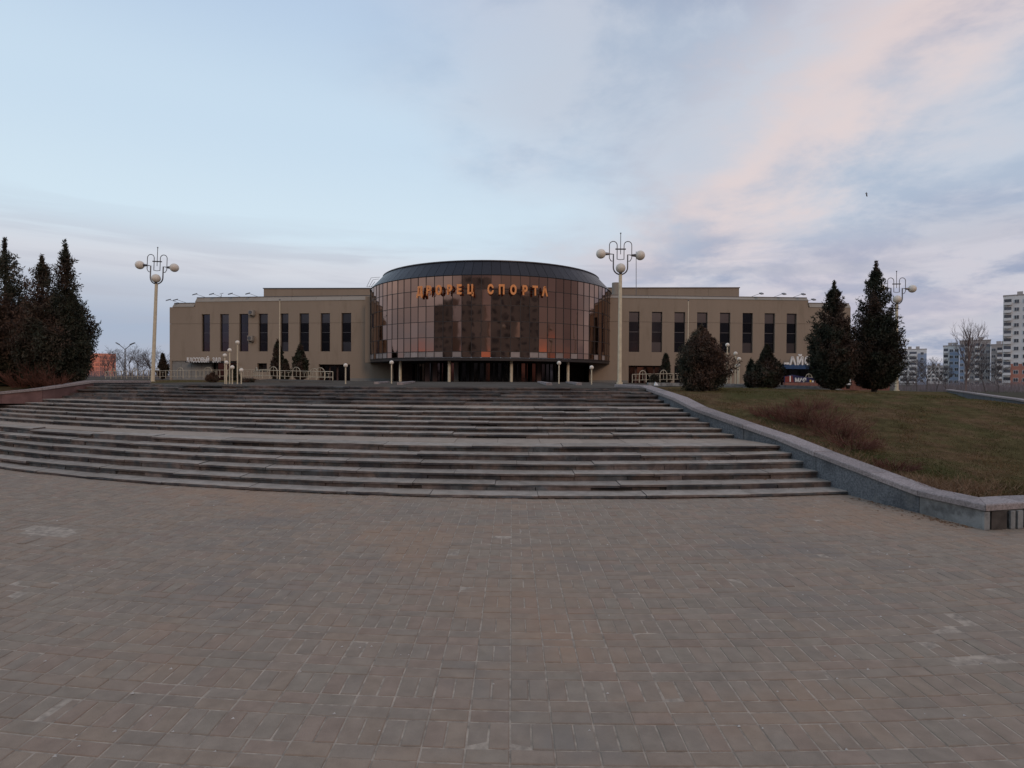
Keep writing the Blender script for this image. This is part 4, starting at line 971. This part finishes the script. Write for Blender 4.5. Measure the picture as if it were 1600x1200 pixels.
for u, v, Z, lab in ((351.4, 555.6, 27.5, 'third tallest globe post of the left cluster, at its left side'), (353.8, 566.6, 26.8, 'short globe post close beside the leftmost post of the left cluster'), (358.8, 547.4, 27.5, 'second tallest globe post of the left cluster'),
                     (363, 574, 26.8, 'low globe post in the middle of the left cluster'), (371, 535.2, 27.5, 'tallest globe post of the left cluster'), (377, 578.6, 26.8, 'lowest globe post at the right side of the left cluster')): post(u, 599, v, Z, lab, gl)
gl = 'right cluster of globe posts'
for u, v, Z, lab in ((1136, 539, 28, 'tallest globe post of the right cluster, next to the rounded thuja'), (1148.7, 552.5, 28, 'second tallest globe post of the right cluster'), (1154.3, 561, 28.3, 'third tallest globe post at the right side of the right cluster'),
                     (1152.8, 571, 27.4, 'fourth tallest globe post of the right cluster, just before the third'), (1142, 580.6, 28, 'lowest globe post of the right cluster between the two tallest')): post(u, 605, v, Z, lab, gl)
gl = 'single globe posts before the drum'
for u, vb, v, Z, lab in ((540, 600, 571, 27, 'single globe post before the left wing entrance'), (611.7, 598, 566.5, 30, 'single globe post left of the drum columns, in a kerbed bed'), (873.3, 600, 567.3, 30, 'single globe post before the right columns of the drum'), (924.2, 603, 574.3, 27, 'single globe post nearest the tall right lamp')): post(u, vb, v, Z, lab, gl, 3.3 * Z / 900)

# far double arm street lamp
b = W(195.5, 592, 90); mb = MB(); H = W(195.5, 545, 90).z - b.z; root = empty('street_lamp', b, 'distant grey street lamp with two arms spread like a V', 'street lamp')
mb.tube([(0, 0, 0), (0, 0, H)], [.13, .08], 8); mb.obj('pole', M['metal'], root)
for s_ in (-1, 1):
    mb = MB(); mb.tube([(0, 0, H - .1), (s_ * .9, 0, H + .65)], .05, 6); a = mb.obj('arm', M['metal'], root)
    mb = MB(); mb.hexa([(s_ * .85 - .05, -.15, H + .6), (s_ * 1.45 + .05, -.15, H + .88), (s_ * 1.45 + .05, .15, H + .88), (s_ * .85 - .05, .15, H + .6), (s_ * .85 - .05, -.15, H + .72), (s_ * 1.45 + .05, -.15, H + 1.0), (s_ * 1.45 + .05, .15, H + 1.0), (s_ * .85 - .05, .15, H + .72)]); mb.obj('lamp_head', M['metal'], a)

# ------------------------------------------------------------------ kerbed beds and slabs before the drum, low walls
def kerb(name, pl, label, z=.1, wd=.22, cat='kerb', mt='cop'):
    root = empty(name, (pl[0][0], pl[0][1], 0), label, cat)
    for (x0, y0), (x1, y1) in zip(pl, pl[1:]):
        d = Vector((x1 - x0, y1 - y0, 0)); L_ = d.length; d.normalize(); n_ = Vector((d.y, -d.x, 0)) * wd / 2; k = max(1, round(L_ / 1.5))
        for i in range(k):
            a = Vector((x0, y0, 0)) + d * (L_ * i / k + .004); b = Vector((x0, y0, 0)) + d * (L_ * (i + 1) / k - .004)
            za, zb = terr_h(a.x, a.y), terr_h(b.x, b.y); o0 = Vector((pl[0][0], pl[0][1], 0)); a -= o0; b -= o0
            mb = MB(); q = [(a + n_), (b + n_), (b - n_), (a - n_)]; mb.hexa([(p.x, p.y, zz - .05) for p, zz in zip(q, (za, zb, zb, za))] + [(p.x, p.y, zz + z) for p, zz in zip(q, (za, zb, zb, za))]); mb.obj('kerb_stone', M[mt], root)
def kx(u, y): d = ray(u, 596); return (d.x * y / d.y, y)
kerb('kerb', [kx(646, 42), kx(625, 22)], 'pale kerb slanting from the drum towards the stairs, left of the columns')
kerb('kerb', [kx(606, 42), kx(588, 27)], 'second pale kerb left of the slanting one, beside a globe post')
kerb('kerb', [kx(842, 42), kx(858, 21)], 'pale kerb slanting from the drum towards the stairs, right of the columns')
kerb('kerb', [kx(886, 42), kx(905, 23)], 'second pale kerb right of the columns, by the right globe post')
kerb('kerb', [kx(1012, 27.0), (18, 27.2)], 'long grey kerb line running right behind the lawn to the conifers', z=.10, mt='conc')
# raised slab by the left railings
a_, b_ = W(395, 600, 40), W(545, 600, 40)
mb = MB(); mb.hexa([(a_.x, 40, .9), (b_.x, 40, .9), (b_.x + 1, 50, .9), (a_.x - 3, 50, .9), (a_.x, 40.4, 1.40), (b_.x, 40.4, 1.22), (b_.x + 1, 50, 1.25), (a_.x - 3, 50, 1.42)]); mb.obj('ramp', M['terr'])['kind'] = 'structure'
a_, b_ = W(205, 598, 44), W(400, 598, 41)
mb = MB(); mb.hexa([(a_.x, 44, .8), (b_.x, 41, .8), (b_.x, 46, .8), (a_.x, 50, .8), (a_.x, 44.2, 1.28), (b_.x, 41.2, 1.28), (b_.x, 46, 1.3), (a_.x, 50, 1.3)]); mb.obj('planting_bed', M['lawn'])['kind'] = 'structure'

# railings with arched sections
def railing(pts_, label, Z, npan, arcs, hpx=17, group='cream railings before the palace'):
    """pts_: list of (u, v_base) in order with depth Z at each"""
    P = [W(u, v, z) for (u, v, z) in pts_]; root = empty('railing', P[0], label, 'railing', group); o0 = P[0]
    tot = sum((b - a).length for a, b in zip(P, P[1:])); 
    def at(t):
        d = t * tot
        for a, b in zip(P, P[1:]):
            l = (b - a).length
            if d <= l + 1e-6: return a.lerp(b, d / l) - o0
            d -= l
        return P[-1] - o0
    h = hpx * Z / 900
    for i in range(npan + 1):
        mb = MB(); p = at(i / npan); mb.tube([p, p + Vector((0, 0, h))], .034, 6); mb.obj('post', M['rail'], root)
    for i in range(npan):
        a, b = at(i / npan), at((i + 1) / npan); mb = MB()
        mb.tube([a + Vector((0, 0, h)), b + Vector((0, 0, h))], .027, 5); mb.obj('rail', M['rail'], root)
        mb = MB(); mb.tube([a + Vector((0, 0, .2)), b + Vector((0, 0, .2))], .02, 5); mb.obj('lower_rail', M['rail'], root)
        if i in arcs:
            mb = MB(); q = [a.lerp(b, t) + Vector((0, 0, h + .28 * math.sin(math.pi * t) ** .6)) for t in [k / 8 for k in range(9)]]; mb.tube(q, .028, 5)
            mb.tube([a.lerp(b, .5) + Vector((0, 0, .2)), a.lerp(b, .5) + Vector((0, 0, h + .28))], .018, 5); mb.obj('arched_rail', M['rail'], root)
        if (i - 1) in arcs or (i + 1) in arcs:
            mb = MB(); mb.tube([a.lerp(b, .5) + Vector((0, 0, .2)), a.lerp(b, .5) + Vector((0, 0, h * .8))], .018, 5); mb.tube([a.lerp(b, .3) + Vector((0, 0, h * .8)), a.lerp(b, .7) + Vector((0, 0, h * .8))], .018, 5); mb.obj('inner_frame', M['rail'], root)
railing([(410, 591, 44), (520, 594.5, 41)], 'cream railing with three arches before the left wing spruces', 42.5, 9, (1, 4, 7), 13)
railing([(396, 590, 56), (410, 591, 44.3)], 'short receding cream railing at the left end of the arched one', 47, 4, (1,), 12)
railing([(165, 592, 60), (300, 591, 56), (430, 590, 56)], 'long cream railing before the ticket hall and the far orange block', 58, 26, (1, 5, 9, 13, 17, 21), 12)
railing([(430, 590, 56), (520, 592, 52)], 'back row of railing behind the arched left one', 54, 8, (2, 5), 11)
railing([(988, 598, 44), (1085, 596, 44)], 'cream railing with arches before the right wing entrance', 44, 9, (1, 4, 7), 13)
railing([(1248, 602, 46), (1300, 601, 46)], 'short cream railing by the cafe banner', 46, 5, (1, 3), 12)

# 1 MAY banner on a brick base by the cafe
p0, p1 = W(1226, 600, 44), W(1300, 600, 44)
root = empty('banner', p0, 'dark blue and red street banner reading 1 МАЯ on a low brick base', 'banner')
Lb = p1.x - p0.x; mb = MB(); mb.box(0, Lb, 0, .3, -.5, .12); bb = mb.obj('brick_base', M['rust'], root)
zc = .13; h1 = W(1240, 588, 44).z - p0.z
mb = MB(); q = [(0, 0), (Lb * .18, .12), (Lb * .38, -.02), (Lb * .6, -.1), (Lb * .8, .06), (Lb, .03)]
vs = []; 
for x, dzz in q: vs += [(x, .05, zc), (x, .05, h1 + dzz), (x, .11, zc), (x, .11, h1 + dzz)]
fs = []
for i in range(len(q) - 1): a = i * 4; fs += [(a, a + 4, a + 5, a + 1), (a + 2, a + 3, a + 7, a + 6), (a + 1, a + 5, a + 7, a + 3)]
fs += [(0, 1, 3, 2)]
mb.add(vs, fs); bd = mb.obj('board', mat('banner blue', (.03, .03, .08), bump=0), root)
mb = MB(); mb.add([(.05, .045, zc + .02), (Lb * .2, .045, zc + .02), (Lb * .17, .045, h1 + .05), (.05, .045, h1 - .03)], [(0, 1, 2, 3)]); mb.obj('red_field', mat('banner red', (.20, .045, .035), bump=0), bd)
link('letter', letter_mesh('1', .62, .006, .02, .9, M['white']), bd, (Lb * .12, .03, zc + .06)); link('letter', letter_mesh('МАЯ', .40, .006, .015, 1., M['white']), bd, (Lb * .34, .03, zc + .05))
yel = mat('banner yellow', (.7, .42, .05), bump=0)
for i in range(9):
    x = Lb * (.55 + .05 * i); mb = MB(); hh = rnd.uniform(.1, .4); mb.box(x - .06, x + .06, .02, .045, zc + .02, zc + hh); mb.obj('flower_print', [yel, M['white'], M['rust']][i % 3], bd)
# brick kiosk behind the conifers, goods seen through the gap
p = W(1352, 604, 52); root = empty('kiosk', p, 'low brick kiosk with pale goods seen in the gap between the two big conifers', 'kiosk')
mb = MB(); mb.box(-2.6, 2.2, 0, 2.5, -.6, 1.3); mb.obj('wall', M['rust'], root); mb = MB(); mb.box(-2.8, 2.4, -.3, 2.6, 1.31, 1.4); mb.obj('roof', M['wallp'], root)
for i in range(6):
    mb = MB(); x = -2.4 + i * .8; mb.box(x, x + rnd.uniform(.2, .5), -.12, -.01, .1, rnd.uniform(.3, .8)); mb.obj('shop_board', [M['white'], M['dark'], M['blue']][i % 3], root)
# parked cars far behind (pale roofs seen under the conifers)
def car(loc, rz, label, col):
    root = empty('parked_car', loc, label, 'car', 'cars parked beyond the conifers', rz)
    prof_ = [(-2.1, .35), (-2.15, .75), (-1.75, .92), (-1.2, 1.0), (-.75, 1.38), (.75, 1.42), (1.35, 1.0), (2.0, .88), (2.1, .55), (2.05, .35)]
    mb = MB(); n_ = len(prof_); vs = [(x, -.82 if z < 1.1 else -.66, z) for x, z in prof_] + [(x, .82 if z < 1.1 else .66, z) for x, z in prof_]
    mb.add(vs, [tuple(range(n_))[::-1], tuple(range(n_, 2 * n_))] + [(i, (i + 1) % n_, n_ + (i + 1) % n_, n_ + i) for i in range(n_)]); mb.obj('body', col, root)
    for x in (-1.3, 1.3):
        for y in (-.8, .8): mb = MB(); mb.tube([(x, y - .1, .32), (x, y + .1, .32)], .32, 14); mb.obj('wheel', M['dark'], root)
    mb = MB(); mb.box(-1.0, 1.0, -.84, .84, 1.02, 1.28); mb.obj('side_window', M['bwin'], root)
p = W(1303, 606, 50); car((p.x, p.y, terr_h(p.x, p.y)), 1.25, 'white car glimpsed low under the dense conifer', M['white'])
# white stone on the wall end
p = W(1025, 601, 15.8); mb = MB(); mb.hexa([(-.05, -.05, -.02), (.05, -.06, -.02), (.06, .05, -.02), (-.05, .05, -.02), (-.02, -.02, .07), (.02, -.02, .05), (.03, .02, .05), (-.02, .02, .08)])
tag(mb.obj('stone', M['white'], loc=(p.x, p.y, p.z)), 'small white stone lying behind the top of the granite wall', 'stone')

# ------------------------------------------------------------------ far apartment blocks
WM = {}
def block(u0, u1, vt, y0, y1, depth, label, floors, cols, wallm, acc=None, balc=(), fh=None, winm='bwin', vb=612, low=None, name='apartment_block', ww=1.4, ground_z=-1.3, roofbits=True):
    a = W(u0, vt, y0); dm = ray((u0 + u1) / 2, vt); dm = Vector((dm.x, dm.y, 0)).normalized(); db = ray(u1, vt); db = Vector((db.x, db.y, 0))
    k_ = (a.x * dm.x + a.y * dm.y) / db.dot(dm); b = Vector((db.x * k_, db.y * k_, a.z)); zt_ = a.z; zb_ = ground_z
    root = empty(name, (a.x, a.y, zb_), label, 'building'); u = Vector((b.x - a.x, b.y - a.y, 0)); L_ = u.length; u.normalize(); n_ = Vector((u.y, -u.x, 0)); H = zt_ - zb_; ang = math.atan2(u.y, u.x)
    root.rotation_euler = (0, 0, ang)
    mb = MB(); mb.box(0, L_, 0, depth, -1, H); mb.obj('wall', M[wallm], root)
    mb = MB(); mb.box(-.15, L_ + .15, -.15, depth + .1, H + .005, H + .35); rf = mb.obj('roof', M['bgrey'] if wallm != 'bsalm' else M['bsalm'], root)
    if roofbits:
        for i in range(2): mb = MB(); x = L_ * (.3 + .3 * i); mb.box(x, x + 1.6, 3, 5, H + .36, H + 1.7); mb.obj('roof_hut', M['bgrey'], rf)
    fh = fh or H / floors
    cw = L_ / cols
    if acc:
        for (c0, c1, m_) in acc: mb = MB(); mb.box(c0 * cw, c1 * cw, -.06, -.003, 0, H - fh * .75); mb.obj('painted_panel', M[m_], root)
    if low: mb = MB(); mb.box(.9 * cw, L_, -.08, -.003, -1, low * fh); mb.obj('brick_storeys', M['bbrick'], root)
    key = (round(ww, 1), round(fh, 1), winm)
    if key not in WM:
        m1 = MB(); m1.box(-ww / 2, ww / 2, -.14, -.07, -.7, .7); m2 = MB(); m2.box(-ww / 2 + .1, -.04, -.17, -.141, -.6, .6); m2.box(.04, ww / 2 - .1, -.17, -.141, -.6, .6)
        WM[key] = (m1.mesh('window', M['bwhite'] if winm == 'bwin' else M['bsalm']), m2.mesh('pane', M[winm]))
    for f in range(floors):
        z = H - fh * (f + .75)
        if z < 1: continue
        for c in range(cols):
            x = (c + .5) * cw
            if c in balc:
                mb = MB(); mb.box(x - cw * .44, x + cw * .44, -1.1, -.09, z - 1.2, z - .25); bo = mb.obj('balcony', M['bwhite'], root)
                mb = MB(); mb.box(x - cw * .40, x + cw * .40, -.10, -.085, z - .2, z + .95); mb.obj('recess_glass', M['bwin'], bo)
            else:
                wo = link('window', WM[key][0], root, (x, 0, z)); link('pane', WM[key][1], wo)
    return root
block(1568, 1640, 463, 208, 205, 18, 'tall white tower block at the right edge with red brick lower floors', 12, 5, 'bwhite', balc=(0,), low=3.2, fh=2.8)
block(1474, 1499, 541, 262, 259, 14, 'blue and white end of the long block beside the tall birch, with stacked balconies', 8, 3, 'bwhite', acc=[(1.2, 3, 'bblue')], balc=(0,), fh=2.8)
block(1499.5, 1548, 533, 255, 260, 14, 'middle grey part of the long block behind the tall birch', 8, 6, 'bgrey', balc=(1, 3), acc=[(0, 1, 'bblue')], fh=2.8)
block(1548.5, 1576, 539, 246, 262, 14, 'grey right part of the long block touching the white tower', 8, 3, 'bgrey', balc=(1,), fh=2.8)
block(1406, 1448, 546.5, 300, 300, 14, 'pale block with blue panels and wide balconies right of the tallest conifer', 7, 3, 'bwhite', acc=[(2, 3, 'bblue')], balc=(0, 1), fh=2.8)
block(1449, 1474, 572, 380, 380, 14, 'low pale block far back between the other two', 5, 4, 'bwhite')
block(135, 181, 553, 250, 252, 16, 'orange lit block far off left of the palace', 6, 7, 'bsalm', winm='orangewin', roofbits=False, ground_z=.9)
block(108, 134, 557, 256, 255, 16, 'blue grey block far off between the thujas and the orange block', 6, 5, 'bblue', roofbits=False, ground_z=.9)
# the blocks across the street behind the viewer, mirrored in the drum
for (x0, x1, H, lab) in ((-128, -72, 27, 'grey block across the street, farthest left of the row mirrored in the drum'), (-62, -8, 30, 'grey block across the street left of the viewer mirrored in the drum'), (0, 52, 27, 'grey block across the street right of the viewer mirrored in the drum'), (66, 120, 30, 'grey block across the street, farthest right of the row mirrored in the drum')):
    root = empty('apartment_block', (x0, -58, 0), lab, 'building'); mb = MB(); mb.box(0, x1 - x0, -14, 0, -.05, H); mb.obj('wall', M['bgrey'], root)
    k = int((x1 - x0) / 3.3)
    for f in range(int(H / 3)):
        mb = MB()
        for c in range(k): mb.box(c * 3.3 + 1, c * 3.3 + 2.5, .005, .06, f * 3 + 1, f * 3 + 2.4)
        mb.obj('window_row', M['bwin'], root)['kind'] = 'stuff'

# bird
p = W(1354, 304, 60); mb = MB(); mb.tube([(-.02, 0, .28), (.03, 0, .1), (0, 0, -.12), (.05, 0, -.25)], [.01, .05, .05, .01], 6); bo = mb.obj('bird', M['dark'], loc=p)
tag(bo, 'small dark bird flying high over the right side', 'bird')
mb = MB(); mb.hexa([(0, 0, -.05), (.12, 0, -.2), (.14, .02, -.2), (.0, .02, -.05), (0, 0, .1), (.13, 0, -.16), (.14, .02, -.16), (0, .02, .1)]); mb.obj('wing', M['metal'], bo)
mb = MB(); mb.hexa([(-.14, 0, .16), (0, 0, -.05), (0, .02, -.05), (-.14, .02, .16), (-.13, 0, .2), (0, 0, .08), (0, .02, .08), (-.13, .02, .2)]); mb.obj('wing', M['metal'], bo)
bpy.context.view_layer.update()
